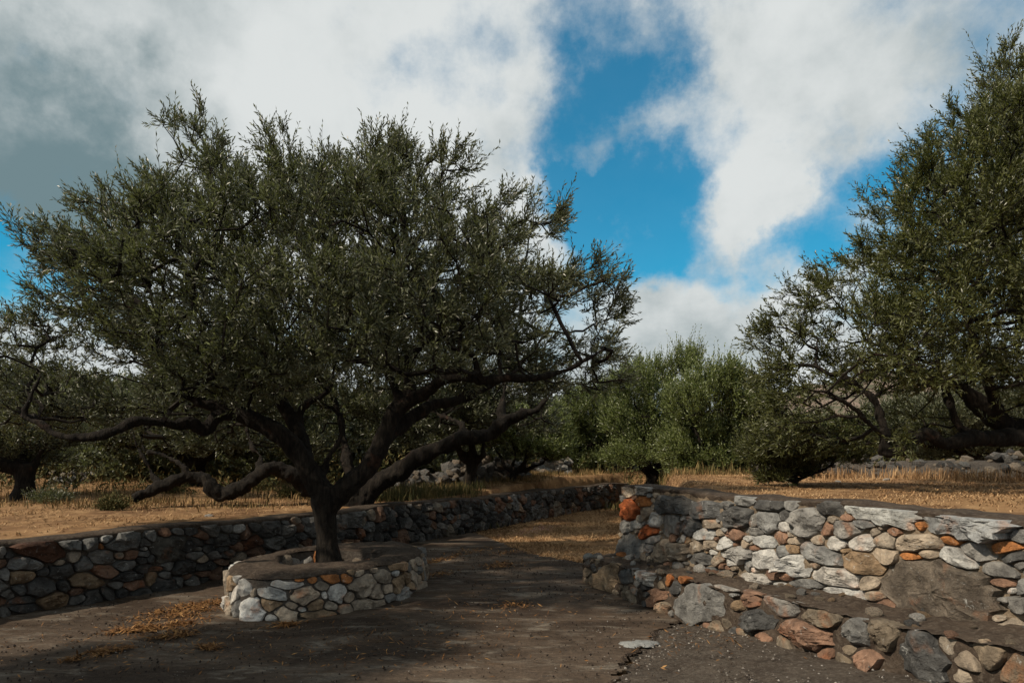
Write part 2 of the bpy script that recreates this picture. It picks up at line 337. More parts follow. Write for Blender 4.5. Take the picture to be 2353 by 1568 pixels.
def lay_stones(root, root_loc, seeds, surf, vtop, rng, gap=.012, bulge=(.018, .05), nang=22, pexp=3.2, period=None, umin=None, umax=None, grow=1.12, limit=300, vmin=.0, tone=1.0):
    """anisotropic Voronoi cells round the seeds, each domed, chipped and set into the wall as an object of its own"""
    C = np.array([s[0] for s in seeds]); A = np.array([s[1] for s in seeds]); Ai = np.linalg.inv(A); sz = np.sqrt(np.abs(np.linalg.det(A)))
    th = np.arange(nang)/nang*2*math.pi; cs = np.stack([np.cos(th), np.sin(th)], 1)
    steps = np.linspace(.08, 1.5, 37); EX = np.linalg.norm(A, axis=(1, 2))
    nang0 = nang
    for i in range(len(seeds)):
        nang = nang0 if EX[i] < .26 else nang0+14; th = np.arange(nang)/nang*2*math.pi; cs = np.stack([np.cos(th), np.sin(th)], 1)
        dl = C-C[i]
        if period: dl[:, 0] = (dl[:, 0]+period/2) % period-period/2
        near = np.nonzero((np.hypot(dl[:, 0], dl[:, 1]) < 1.5*EX[i]+1.3*EX) & (np.arange(len(seeds)) != i))[0]
        ns = rng.choice((4, 5, 5, 6, 6, 7)); p0 = rng.uniform(0, 6.28); rmax = np.full(nang, 1.48)
        for k in range(ns):
            pa = p0+(k+rng.uniform(-.28, .28))/ns*2*math.pi; ca = np.cos(th-pa); rmax = np.where(ca > .05, np.minimum(rmax, grow*rng.uniform(.86, 1.10)/np.maximum(ca, .05)), rmax)
        for k in range(1, nang-1):                                   # pull a sample onto each corner of the outline
            if rmax[k] > rmax[k-1] and rmax[k] >= rmax[k+1]: rmax[k] *= 1.05
        pts = (steps[None, :, None]*cs[:, None, :])@A[i].T           # nang, steps, 2
        ok = steps[None, :] <= rmax[:, None]
        if len(near):
            rel = pts[:, :, None, :]-dl[near][None, None]
            B = Ai[near]; d0 = B[:, 0, 0]*rel[..., 0]+B[:, 0, 1]*rel[..., 1]; d1 = B[:, 1, 0]*rel[..., 0]+B[:, 1, 1]*rel[..., 1]; dd = np.sqrt(d0*d0+d1*d1)-gap/sz[near][None, None]*.5
            ok &= steps[None, :]+gap/sz[i]*.5 < dd.min(-1)
        av = pts[..., 1]+C[i, 1]; au = pts[..., 0]+C[i, 0]
        ok &= (av > vmin-.03) & (av < vtop(C[i, 0])+.012*math.sin(C[i, 0]*31))
        if umin is not None: ok &= (au > umin)
        if umax is not None: ok &= (au < umax)
        cnt = np.cumprod(ok, 1).sum(1); r = np.where(cnt > 0, steps[np.clip(cnt-1, 0, 36)], .03)
        r = .03*np.roll(r, 1)+.94*r+.03*np.roll(r, -1)
        r = r*np.array([rng.uniform(.955, 1.02) for _ in range(nang)])
        if r.mean() < .25: continue
        rim = (r[:, None]*cs)@A[i].T; rad = sz[i]*r.mean()
        h = rng.uniform(*bulge)*min(1.35, max(.45, rad/.09)); tx, ty = rng.uniform(-.22, .22), rng.uniform(-.25, .12)
        planes = [(rng.uniform(0, 6.28), rng.uniform(.0, .7), rng.uniform(.6, 1.6)) for _ in range(rng.choice((2, 3, 4)))]
        prof = [(1.0, -.055), (1.01, .34*h), (.975, .78*h), (.89, .96*h), (.58, 1.0*h), (.28, 1.02*h)]
        if rad > .085: prof = prof[:4]+[(.74, .97*h), (.62, 1.0*h), (.49, 1.01*h), (.36, 1.02*h), (.24, 1.02*h), (.12, 1.02*h)]
        V = []; sd = rng.uniform(0, 900); cu = C[i]
        def put(p, d):
            return surf(cu[0]+p[0], cu[1]+p[1], d)
        rows = []
        for kx, (s_, d) in enumerate(prof):
            for j in range(nang): rows.append((rim[j]*s_, d, kx))
        rows.append((np.zeros(2), 1.02*h, 9))
        for (p, d, kx) in rows:
            if kx >= 1:
                x, y = p/max(rad, 1e-3)
                for (pa, po, ps) in planes:
                    e = x*math.cos(pa)+y*math.sin(pa)-po
                    if e > 0: d -= e*ps*h*.9
                d += (tx*p[0]+ty*p[1])*(.8 if kx > 1 else .3)
                nz = mnoise.fractal(Vector((p[0]*11+sd, p[1]*11, sd*.3)), .6, 2.2, 4)
                d += nz*h*.75*(1 if kx > 1 else .3)
                if kx in (1, 2): p = p*(1+.05*mnoise.noise(Vector((p[0]*40, p[1]*40, sd))))
                if kx == 1: d = min(d, .55*h)
                d = max(d, -.02)
            V.append(put(p, d))
        V = np.array(V); cen = np.array(put(np.zeros(2), 0.)); nr = len(prof)
        fs = []
        for kx in range(nr-1):
            for j in range(nang):
                j2 = (j+1) % nang; a0 = kx*nang
                fs.append((a0+j, a0+j2, a0+nang+j2, a0+nang+j))
        top = (nr-1)*nang; cidx = nr*nang
        for j in range(nang): fs.append((top+j, top+(j+1) % nang, cidx))
        me = bpy.data.meshes.new('stone'); me.from_pydata([tuple(v) for v in V-cen], [], fs); me.materials.append(M_STONE)
        for p_ in me.polygons: p_.use_smooth = True
        me.set_sharp_from_angle(angle=R(30)); me.update()
        o = obj('stone', me, root, tuple(cen-np.array(root_loc)))
        c = CLR[seeds[i][2]]; k = tone*rng.uniform(.80, 1.18); hue = rng.uniform(-.03, .03)
        o.color = (c[0]*k*(1+hue), c[1]*k, c[2]*k*(1-hue), 1)

def grid_part(name, nu, nv, f, m, root, root_loc, smooth=True):
    V = np.array([f(i/(nu-1), j/(nv-1)) for j in range(nv) for i in range(nu)])-np.array(root_loc)
    i = np.arange(nu-1)[None, :]+np.arange(nv-1)[:, None]*nu; Q = np.stack([i, i+1, i+1+nu, i+nu], -1).reshape(-1, 4)
    return obj(name, quad_mesh(name, V, Q, m, smooth=smooth), root)

# ---- left wall
seg = np.hypot(*np.diff(LW, axis=0).T); LS = np.concatenate([[0], np.cumsum(seg)]); LLEN = LS[-1]
tang = nrm(np.gradient(LW, axis=0)); lnor = np.stack([tang[:, 1], -tang[:, 0]], 1)
def lw_at(s):
    p = np.array([np.interp(s, LS, LW[:, 0]), np.interp(s, LS, LW[:, 1])]); n = np.array([np.interp(s, LS, lnor[:, 0]), np.interp(s, LS, lnor[:, 1])])
    return p, n
def lw_top(s): return .665+.018*math.sin(s*1.3)+.012*math.sin(s*3.1+1)-.02*min(1, max(0, (s-6)/8))
def lw_surf(u, v, d):
    p, n = lw_at(u); q = p+n*(d-.05*v); return (q[0], q[1], v)
def lw_uv(px, py):
    i = int(np.argmin(np.abs(LWT[:, 1]-(px-1176)/F*LWT[:, 2]))); return np.array([LWT[i, 0], EYE-(py-1047)/F*LWT[i, 2]])
LWT = np.array([(s, *lw_at(s)[0]) for s in np.arange(0, LLEN, .02)])
crop3 = (3.117, 0, 1150)
tr_left = [(20,590,60,110,0,'g'),(320,585,380,190,0,'R'),(540,515,170,110,5,'g'),(700,515,130,120,0,'g'),(825,485,110,50,-10,'l'),(785,540,50,50,0,'o'),(960,510,270,120,-8,'g'),(1160,468,95,95,0,'g'),(1255,440,90,70,0,'r'),(1355,430,100,45,0,'g'),(1290,560,300,220,0,'D'),(1480,430,120,50,0,'d'),(1500,505,100,95,0,'d'),(1605,425,140,100,0,'g'),(1735,395,100,75,0,'g'),(1825,410,85,85,0,'l'),(1940,400,100,80,0,'d'),(1690,500,120,110,0,'d'),(1775,505,70,70,0,'d'),(1910,510,200,130,-10,'R'),(165,760,240,150,-10,'t'),(30,750,90,160,0,'g'),(450,730,220,120,-10,'d'),(565,615,90,85,0,'b'),(640,675,145,120,-20,'g'),(800,630,240,120,10,'g'),(985,600,140,80,-10,'r'),(930,690,240,90,-8,'g'),(1100,555,70,60,0,'g'),(1090,640,100,80,0,'d'),(290,850,260,180,-10,'d'),(480,835,90,90,0,'d'),(665,800,280,150,-5,'t'),(955,770,280,105,-3,'d'),(1145,780,100,120,0,'t'),(1195,705,190,35,-3,'r'),(1255,755,95,65,0,'g'),(1395,700,180,120,-3,'d'),(1560,690,150,100,0,'d'),(1490,600,140,70,-5,'g'),(1610,600,100,70,0,'g'),(1740,590,150,80,0,'d'),(1680,655,100,45,0,'r'),(1630,740,140,80,-8,'r'),(60,895,160,70,0,'g'),(410,935,230,100,-10,'t'),(190,990,180,70,-3,'d'),(600,930,140,75,-10,'g'),(810,885,150,90,-3,'d'),(930,880,100,75,0,'d'),(1060,880,150,70,-5,'d'),(1240,825,180,90,-5,'d'),(1360,800,70,75,0,'g'),(1470,790,160,65,-3,'g'),(30,1035,80,60,0,'g')]
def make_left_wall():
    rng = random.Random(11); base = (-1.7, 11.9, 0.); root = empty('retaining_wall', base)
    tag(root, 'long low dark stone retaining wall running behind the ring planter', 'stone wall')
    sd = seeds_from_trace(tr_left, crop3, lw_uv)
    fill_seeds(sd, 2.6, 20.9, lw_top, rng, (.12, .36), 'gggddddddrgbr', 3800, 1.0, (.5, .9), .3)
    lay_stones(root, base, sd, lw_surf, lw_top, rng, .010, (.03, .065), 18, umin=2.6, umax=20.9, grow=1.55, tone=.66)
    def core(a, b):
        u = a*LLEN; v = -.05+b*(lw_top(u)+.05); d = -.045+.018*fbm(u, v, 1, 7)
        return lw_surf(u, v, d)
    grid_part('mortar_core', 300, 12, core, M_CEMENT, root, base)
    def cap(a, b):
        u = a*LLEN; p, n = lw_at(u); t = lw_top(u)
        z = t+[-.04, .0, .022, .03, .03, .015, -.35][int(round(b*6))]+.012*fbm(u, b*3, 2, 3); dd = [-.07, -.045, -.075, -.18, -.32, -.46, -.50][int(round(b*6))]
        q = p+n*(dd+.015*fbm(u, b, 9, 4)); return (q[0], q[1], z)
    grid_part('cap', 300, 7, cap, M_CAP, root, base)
make_left_wall()

# ---- right wall and the ledge before it
RLEN = np.linalg.norm(RW1-RW0); LED_N = .40; LED0 = -.16
def rw_surf(u, v, d):
    q = RW0+rdir*u+rnor*(d-.04*(v-.4)); return (q[0], q[1], v)
def ray_plane_uv(p0, px, py):
    rx = (px-1176)/F                       # X = rx*Y
    # p0 + rdir*u : X - rx*Y = 0
    u = -(p0[0]-rx*p0[1])/(rdir[0]-rx*rdir[1]); Y = p0[1]+rdir[1]*u
    return np.array([u, EYE-(py-1047)/F*Y])
def rw_top(u): return 1.135+.012*math.sin(u*2.3)+.008*math.sin(u*6.1)
def led_z(u): return .325+.042*max(0, u)          # ledge top where it meets the wall
crop1 = (2.2198, 1420, 1120)
tr_right = [(205,148,65,70,0,'b'),(280,142,105,60,3,'g'),(365,137,50,50,0,'g'),(445,137,95,80,0,'g'),(562,150,110,90,10,'g'),(693,167,150,75,10,'d'),(825,190,115,85,5,'g'),(930,166,90,40,5,'g'),(1020,165,70,35,0,'g'),(1082,207,60,85,0,'g'),(1163,206,65,60,0,'g'),(1226,198,50,40,0,'g'),(1288,248,145,78,3,'d'),(1555,278,390,110,12,'c'),(2018,335,450,150,8,'G'),(2300,310,90,40,5,'l'),(2310,395,100,70,0,'g'),(290,205,80,50,0,'o'),(215,250,85,95,0,'O'),(458,228,190,95,8,'d'),(640,258,155,90,5,'d'),(800,290,125,110,15,'d'),(972,222,140,65,5,'d'),(962,318,105,100,10,'g'),(1055,282,55,50,0,'d'),(1190,315,150,140,30,'g'),(1377,360,140,95,0,'g'),(1480,328,110,45,8,'g'),(1770,340,60,50,0,'o'),(310,270,60,50,0,'b'),(355,310,60,75,0,'l'),(200,342,45,60,0,'l'),(262,335,50,40,0,'l'),(450,330,95,110,5,'g'),(545,345,95,100,5,'d'),(315,375,100,70,-20,'O'),(350,412,75,40,-10,'g'),(328,458,55,45,0,'g'),(655,325,100,45,8,'b'),(632,385,100,50,5,'l'),(730,330,50,35,20,'b'),(710,375,40,35,0,'b'),(790,385,95,55,8,'r'),(885,368,110,40,3,'g'),(868,410,55,40,0,'l'),(1052,348,60,55,0,'l'),(735,435,90,65,15,'l'),(655,445,95,50,5,'b'),(950,425,95,60,15,'l'),(900,455,80,30,5,'r'),(1035,400,80,60,20,'r'),(1110,420,80,45,10,'b'),(1100,460,70,50,0,'t'),(1240,415,60,60,20,'b'),(1320,430,100,70,10,'l'),(1465,430,115,80,5,'l'),(1595,420,110,80,20,'b'),(1770,435,235,85,3,'b'),(1950,415,115,55,5,'o'),(2085,478,150,95,15,'g'),(2240,455,140,65,-3,'o'),(235,450,130,110,5,'g'),(445,475,160,100,5,'b'),(580,450,80,60,10,'b'),(615,515,120,60,5,'d'),(700,530,65,50,10,'b'),(810,490,150,75,12,'l'),(958,515,120,95,30,'l'),(1040,480,75,60,0,'g'),(1100,555,165,110,0,'l'),(1245,490,210,85,22,'g'),(1475,540,215,95,18,'t'),(1590,500,120,85,25,'b'),(1735,503,95,40,3,'o'),(1990,510,205,85,25,'l'),(2280,510,130,70,-5,'d'),(2205,570,200,65,8,'g'),(2225,645,130,40,5,'r'),(1340,615,245,85,15,'l'),(1510,645,105,65,0,'b'),(1185,655,150,45,8,'g'),(1070,605,80,45,5,'r'),(925,625,160,40,12,'l'),(1030,655,70,25,8,'l'),(1125,680,60,25,15,'l'),(1370,700,210,55,8,'l'),(1550,715,90,45,5,'b'),(740,585,80,30,5,'d'),(660,580,70,35,5,'d'),(1870,700,560,300,14,'B'),(2330,670,50,100,20,'g')]
def make_right_wall():
    rng = random.Random(23); base = (RW0[0], RW0[1], 0.); root = empty('retaining_wall', base)
    tag(root, 'taller grey and rust stone retaining wall with beige mortar on the right', 'stone wall')
    sd = seeds_from_trace(tr_right, crop1, lambda x, y: ray_plane_uv(RW0, x, y))
    fill_seeds(sd, .02, RLEN, rw_top, rng, (.05, .13), 'ggbbltr', 1500, 1.22, (.45, .85))
    sd = [s for s in sd if s[0][1] > led_z(s[0][0])-.02 and s[0][0] < RLEN-.05]
    lay_stones(root, base, sd, rw_surf, rw_top, rng, .010, (.016, .042), 24, umin=.005, umax=RLEN, vmin=.28, grow=1.42, tone=1.08)
    def core(a, b):
        u = a*RLEN; v = -.02+b*(rw_top(u)+.02); dd = -.028+.022*fbm(u, v, 5, 9, 5)
        if a == 0: dd -= .05
        return rw_surf(u, v, dd)
    grid_part('mortar_core', 230, 46, core, M_MORTAR, root, base)
    def cap(a, b):
        u = a*(RLEN+.0); k = int(round(b*6)); z = rw_top(u)+[-.05, -.005, .016, .022, .02, .0, -.3][k]+.012*fbm(u, b*3, 4, 4)
        q = RW0+rdir*u+rnor*([-.07, -.035, -.09, -.2, -.32, -.44, -.47][k]); return (q[0], q[1], z)
    grid_part('cap', 200, 7, cap, M_CAP, root, base)
    def end(a, b):
        q = RW0-rnor*(.03+a*.42)-rdir*(.02*fbm(a*2, b*2, 8, 3)-.012); return (q[0], q[1], -.02+b*(rw_top(0)+.02))
    grid_part('end_face', 20, 40, end, M_MORTAR, root, base)
make_right_wall()
tr_ledge = [(120,630,115,130,10,'t'),(200,610,95,60,15,'d'),(265,608,30,45,0,'o'),(335,618,100,80,20,'c'),(430,638,75,55,5,'o'),(503,630,55,40,0,'o'),(300,672,50,45,0,'d'),(400,715,110,75,15,'r'),(580,628,60,22,20,'l'),(620,760,320,175,10,'g'),(720,672,125,35,8,'l'),(775,712,50,25,5,'l'),(805,768,75,65,5,'t'),(870,730,115,95,15,'r'),(1030,765,200,100,15,'g'),(900,850,190,125,8,'d'),(1160,925,285,135,10,'r'),(1240,835,230,100,14,'m'),(1420,925,210,130,5,'g'),(1570,920,150,140,5,'m'),(1800,1040,260,170,35,'d'),(1925,985,110,80,40,'b'),(2030,1070,120,90,40,'b'),(2000,1140,120,60,20,'b'),(2150,1040,200,110,25,'m'),(2280,1100,180,120,20,'m'),(2200,960,150,50,15,'b')]
LP0 = RW0+rnor*LED_N+rdir*LED0; LLED = RLEN-LED0
def led_top(u): return .285+.050*u+.012*math.sin(u*4.1)
def led_surf(u, v, d):
    q = LP0+rdir*u+rnor*(d-.10*(v-.15)); return (q[0], q[1], v)
def make_ledge():
    rng = random.Random(31); base = (LP0[0], LP0[1], 0.); root = empty('stone_ledge', base)
    tag(root, 'low rough stone ledge with cement top along the foot of the right wall', 'stone ledge')
    sd = seeds_from_trace(tr_ledge, crop1, lambda x, y: ray_plane_uv(LP0, x, y))
    fill_seeds(sd, .05, 4.2, led_top, rng, (.08, .22), 'gdmrm', 230, 1.16, (.5, .8))
    lay_stones(root, base, sd, led_surf, led_top, rng, .018, (.018, .046), 24, umin=.0, umax=LLED, vmin=-.04, grow=1.42, tone=.9)
    def core(a, b):
        u = a*LLED; v = -.06+b*(led_top(u)+.05); return led_surf(u, v, -.012+.03*fbm(u, v, 6, 6, 5))
    grid_part('mortar_core', 200, 16, core, M_CAP, root, base)
    def top(a, b):
        u = a*LLED; e = b*(LED_N+.06)
        q = LP0+rdir*u-rnor*(.01+e); z = led_top(u)-.012+.035*sst(0, .45, e)+.014*fbm(u, e*1.6, 7, 4, 6)+.014*fbm(u, e, 3, 11, 5); return (q[0], q[1], z)
    grid_part('cement_top', 330, 34, top, M_CAP, root, base)
    def end(a, b):
        q = LP0-rnor*(a*.55)-rdir*(.012*fbm(a*2, b*2, 8, 4)-.006); return (q[0], q[1], -.05+b*(led_top(0)+.02+.035*a))
    grid_part('end_face', 20, 14, end, M_CAP, root, base)
    # flat stones bedded in the top
    for (u, e, a, b, c) in [(.05, .05, .17, .06, 'c'), (.16, .12, .13, .06, 'g'), (.30, .09, .09, .035, 'l'), (.38, .33, .16, .05, 'o'), (.62, .30, .09, .05, 'l'), (.95, .16, .08, .03, 'l'), (1.55, .33, .20, .05, 'g'),
                            (1.9, .36, .22, .05, 'l'), (2.3, .35, .18, .05, 'b'), (2.9, .2, .08, .03, 'b'), (3.4, .22, .08, .03, 'g'), (4.1, .16, .14, .04, 'b'), (4.35, .24, .10, .03, 'l')]:
        q = LP0+rdir*u-rnor*e; z = led_top(u)+.035*sst(0, .45, e)
        o = obj('stone', rock_mesh(rng.randint(0, 7)), root, (q[0]-base[0], q[1]-base[1], z)); o.scale = (a*.6, b*1.2, .035+b*.3); o.rotation_euler = (rng.uniform(-.1, .1), rng.uniform(-.1, .1), math.atan2(rdir[1], rdir[0])+rng.uniform(-.3, .3))
        cc = CLR[c]; o.color = (*cc, 1)
    ledge_bits(root, base, rng)
def ledge_bits(root, base, rng):
    for i in range(70):
        u = rng.uniform(.1, LLED-.3); e = rng.choice((rng.uniform(.26, .44), rng.uniform(.03, .42))); q = LP0+rdir*u-rnor*e; z = led_top(u)+.035*sst(0, .45, e)-.008; s_ = rng.uniform(.015, .055)*(1 if rng.random() > .2 else 1.6)
        o = obj('stone', rock_mesh(rng.randint(0, 9), 1), root, (q[0]-base[0], q[1]-base[1], z)); o.scale = (s_*rng.uniform(.8, 1.4), s_*rng.uniform(.7, 1.1), s_*rng.uniform(.4, .75)); o.rotation_euler = (rng.uniform(-.4, .4), rng.uniform(-.4, .4), rng.uniform(0, 6.28)); o.color = (*CLR[rng.choice('gbmrdtb')], 1)
ROCKS = {}
def rock_mesh(i, sub=2):
    if (i, sub) in ROCKS: return ROCKS[(i, sub)]
    bm = bmesh.new(); bmesh.ops.create_icosphere(bm, subdivisions=sub, radius=1.0); rg = random.Random(900+i)
    pl = [(Vector((rg.gauss(0, 1), rg.gauss(0, 1), rg.gauss(0, 1))).normalized(), rg.uniform(.55, .88)) for _ in range(9)]
    for v in bm.verts:
        c = v.co.copy()
        for (d, k) in pl:
            e = c.dot(d)-k
            if e > 0: c -= d*e*.9
        c *= 1+.10*mnoise.noise(c*2.1+Vector((i*7, 0, 0))); v.co = c
    me = bpy.data.meshes.new('stone'); bm.to_mesh(me); bm.free(); me.materials.append(M_STONE)
    for p in me.polygons: p.use_smooth = True
    me.set_sharp_from_angle(angle=R(35)); ROCKS[(i, sub)] = me; return me
make_ledge()

# ---- ring planter
PC = np.array([-1.95, 7.52]); PA, PB = 1.36, .86; PPH = R(70)
e1 = np.array([math.cos(PPH), math.sin(PPH)]); e2 = np.array([-e1[1], e1[0]])
TT = np.linspace(0, 2*math.pi, 721); RP = PC+np.outer(np.cos(TT)*PA, e1)+np.outer(np.sin(TT)*PB, e2)
RS = np.concatenate([[0], np.cumsum(np.hypot(*np.diff(RP, axis=0).T))]); RPER = RS[-1]
def ring_at(s):
    s = s % RPER; t = np.interp(s, RS, TT); p = PC+math.cos(t)*PA*e1+math.sin(t)*PB*e2
    n = math.cos(t)/PA*e1+math.sin(t)/PB*e2; return p, n/np.linalg.norm(n)
PH = .40
def ring_top(s): return PH-.015+.012*math.sin(s*3)
def ring_surf(u, v, d):
    p, n = ring_at(u); q = p+n*(d-.06*v); return (q[0], q[1], v)
RINGS = [(s,)+ring_at(s) for s in np.arange(0, RPER, .01)]
def ring_uv(px, py):
    rx = (px-1176)/F; cand = []
    for k in range(len(RINGS)):
        s, p, n = RINGS[k]; e = p[0]-rx*p[1]
        if n@p < 0: cand.append((abs(e), s, p[1]))
    c = min(cand); return np.array([c[1], EYE-(py-1047)/F*c[2]]) if c[0] < .06 else None
crop2 = (3.564, 480, 1100)
tr_ring = [(300,1240,55,200,10,'l'),(380,1160,95,165,5,'l'),(305,1060,40,110,5,'l'),(485,1080,200,110,18,'l'),(345,1030,60,35,10,'o'),(455,1330,245,165,10,'w'),(465,1200,35,70,0,'b'),(635,1050,50,40,0,'o'),(765,1060,100,70,0,'t'),(760,1130,290,60,3,'l'),(635,1215,260,120,15,'l'),(875,1080,90,45,-10,'o'),(1005,1090,80,45,-10,'o'),(1150,1085,165,75,-5,'o'),(1300,1075,110,70,0,'o'),(1400,1025,90,55,-25,'b'),(925,1225,265,150,-5,'b'),(1090,1215,50,75,0,'l'),(1210,1210,155,170,-5,'l'),(1430,1140,230,160,-20,'b'),(1535,1000,60,40,0,'b'),(1630,1065,150,105,10,'b'),(1660,1160,150,90,-20,'b'),(1760,970,130,75,-10,'t'),(1815,1060,85,110,20,'t'),(1870,950,45,70,0,'b'),(1790,1210,150,145,0,'l'),(1505,1300,240,135,-10,'b'),(1680,1300,50,80,0,'b'),(740,1370,205,125,5,'b'),(895,1335,100,40,5,'c'),(1060,1375,275,85,-5,'t'),(1265,1335,125,85,0,'b'),(1905,1070,50,95,20,'b'),(1935,1130,45,110,15,'b'),(1920,930,50,70,0,'b')]
HOLE_C = PC+np.array([-.06, -.03]); HOLE_R = .55
def make_planter():
    rng = random.Random(5); base = (PC[0], PC[1], 0.); root = empty('tree_planter', base)
    tag(root, 'round low stone planter with a cement rim around the tree trunk', 'planter')
    sd = seeds_from_trace(tr_ring, crop2, ring_uv)
    fill_seeds(sd, 0, RPER, ring_top, rng, (.09, .26), 'bbltg', 1400, 1.22, (.5, .9))
    lay_stones(root, base, sd, ring_surf, ring_top, rng, .014, (.014, .036), 26, period=RPER, grow=1.30, tone=1.05)
    def core(a, b):
        u = a*RPER; v = -.04+b*(ring_top(u)+.03); return ring_surf(u, v, -.022+.010*fbm(math.cos(a*6.283)*2, math.sin(a*6.283)*2, v*4, 3))
    grid_part('mortar_core', 180, 12, core, M_CEMENT, root, base)
    def hole_pt(a, k):
        t = a*2*math.pi; return HOLE_C+k*HOLE_R*np.array([math.cos(t), math.sin(t)])*(1+.04*math.sin(3*t+1)+.03*math.sin(5*t))
    def rim(a, b):
        u = a*RPER; p, n = ring_at(u); t = math.atan2(*(p-HOLE_C)[::-1])/(2*math.pi); hp = hole_pt(t, 1.)
        k = b; q = (p-n*.03)*(1-k)+hp*k; z = PH+(-.025 if b == 0 else (.004 if b < .2 else .018))+.022*fbm(q[0], q[1], 4, 2.6, 5)-(.03 if b == 1 else 0)
        return (q[0], q[1], z)
    grid_part('cement_rim', 180, 12, rim, M_CAP, root, base)
    def inner(a, b):
        q = hole_pt(a, 1.0); return (q[0], q[1], PH-.012-b*.42)
    grid_part('inner_wall', 90, 6, inner, M_CEMENT, root, base)
    for i in range(22):
        a = i/22; q = hole_pt(a, .99); s = rng.uniform(.08, .13)
        o = obj('stone', rock_mesh(rng.randint(0, 7)), root, (q[0]-base[0], q[1]-base[1], PH-.10-rng.uniform(0, .10))); o.scale = (s*.55, s, s*rng.uniform(.7, 1.2)); o.rotation_euler = (rng.uniform(-.4, .4), rng.uniform(-.3, .3), a*2*math.pi)
        o.color = (*CLR[rng.choice('bltgor')], 1)
    xs = [(HOLE_C[0]+r*math.cos(t)-base[0], HOLE_C[1]+r*math.sin(t)-base[1], .16+.03*math.sin(t*3+r*9)) for r in np.linspace(.0, .62, 7) for t in np.linspace(0, 2*math.pi, 40)]
    i = np.arange(39)[None, :]+np.arange(6)[:, None]*40; Q = np.stack([i, i+1, i+41, i+40], -1).reshape(-1, 4)
    obj('soil', quad_mesh('soil', xs, Q, M_EARTH, smooth=True), root)
make_planter()

# ------------------------------------------------------------------ trees
def catmull(pts, step):
    pts = np.array(pts, float); P_ = np.vstack([2*pts[0]-pts[1], pts, 2*pts[-1]-pts[-2]]); out = []
    for i in range(1, len(P_)-2):
        n = max(2, int(np.linalg.norm(P_[i+1, :3]-P_[i, :3])/step))
        for t in np.arange(n)/n:
            a, b, c, d = P_[i-1], P_[i], P_[i+1], P_[i+2]
            out.append(.5*((2*b)+(c-a)*t+(2*a-5*b+4*c-d)*t*t+(3*b-a-3*c+d)*t**3))
    out.append(pts[-1]); out = np.array(out); out[:, 3] = np.maximum(out[:, 3], .006); return out
def tube(path, sides, V, Fc, closed=True):
    path = np.array(path); n = len(path); T = nrm(np.gradient(path[:, :3], axis=0)); up = np.array([.3, .2, .93]); b0 = len(V)
    u = nrm(np.cross(T[0], up)[None])[0]
    for i in range(n):
        u = u-T[i]*(u@T[i]); u = u/np.linalg.norm(u); v = np.cross(T[i], u)
        for k in range(sides):
            a = 2*math.pi*k/sides; V.append(path[i, :3]+path[i, 3]*(math.cos(a)*u+math.sin(a)*v))
    for i in range(n-1):
        for k in range(sides):
            k2 = (k+1) % sides; Fc.append((b0+i*sides+k, b0+i*sides+k2, b0+(i+1)*sides+k2, b0+(i+1)*sides+k))
    if closed:
        Fc.append(tuple(b0+k for k in range(sides))[::-1]); Fc.append(tuple(b0+(n-1)*sides+k for k in range(sides)))
def wood_mesh(limbs, voxel, gnarl, seed):
    V, Fc = [], []
    for L in limbs: tube(L, 12, V, Fc)
    me = bpy.data.meshes.new('tmp'); me.from_pydata([tuple(v) for v in V], [], Fc); me.update()
    o = bpy.data.objects.new('tmp', me); COL.objects.link(o)
    rm = o.modifiers.new('r', 'REMESH'); rm.mode = 'VOXEL'; rm.voxel_size = voxel
    sm = o.modifiers.new('s', 'SMOOTH'); sm.iterations = 3; sm.factor = .5
    dg = bpy.context.evaluated_depsgraph_get(); dg.update(); ev = o.evaluated_get(dg); m2 = bpy.data.meshes.new_from_object(ev)
    n = len(m2.vertices); co = np.empty(n*3, np.float32); no = np.empty(n*3, np.float32)
    m2.vertices.foreach_get('co', co); m2.vertices.foreach_get('normal', no); co = co.reshape(-1, 3); no = no.reshape(-1, 3)
    d = np.array([mnoise.fractal(Vector((c[0]*4.5+seed, c[1]*4.5, c[2]*3)), .7, 2.1, 3)+.4*mnoise.fractal(Vector((c[0]*17+seed, c[1]*17, c[2]*9.0)), .7, 2.1, 2) for c in co.tolist()])
    co = co+no*(d*gnarl)[:, None]; m2.vertices.foreach_set('co', co.astype(np.float32).ravel())
    m2.materials.clear(); m2.materials.append(M_BARK)
    for p in m2.polygons: p.use_smooth = True
    m2.update(); COL.objects.unlink(o); bpy.data.objects.remove(o); bpy.data.meshes.remove(me); return m2

def prisms(A, B, ra, rb, sides):
    n = len(A); T = nrm(B-A); ref = np.where(np.abs(T[:, 2:3]) > .9, np.array([[1., 0, 0]]), np.array([[0, 0, 1.]]))
    u = nrm(np.cross(T, ref)); v = np.cross(T, u); a = np.arange(sides)/sides*2*math.pi
    ring = np.cos(a)[None, :, None]*u[:, None]+np.sin(a)[None, :, None]*v[:, None]
    V = np.concatenate([A[:, None]+ring*np.asarray(ra)[:, None, None], B[:, None]+ring*np.asarray(rb)[:, None, None]], 1).reshape(-1, 3)
    k = np.arange(sides); q = np.stack([k, (k+1) % sides, (k+1) % sides+sides, k+sides], -1)
    return V, (np.arange(n)[:, None, None]*2*sides+q[None]).reshape(-1, 4)

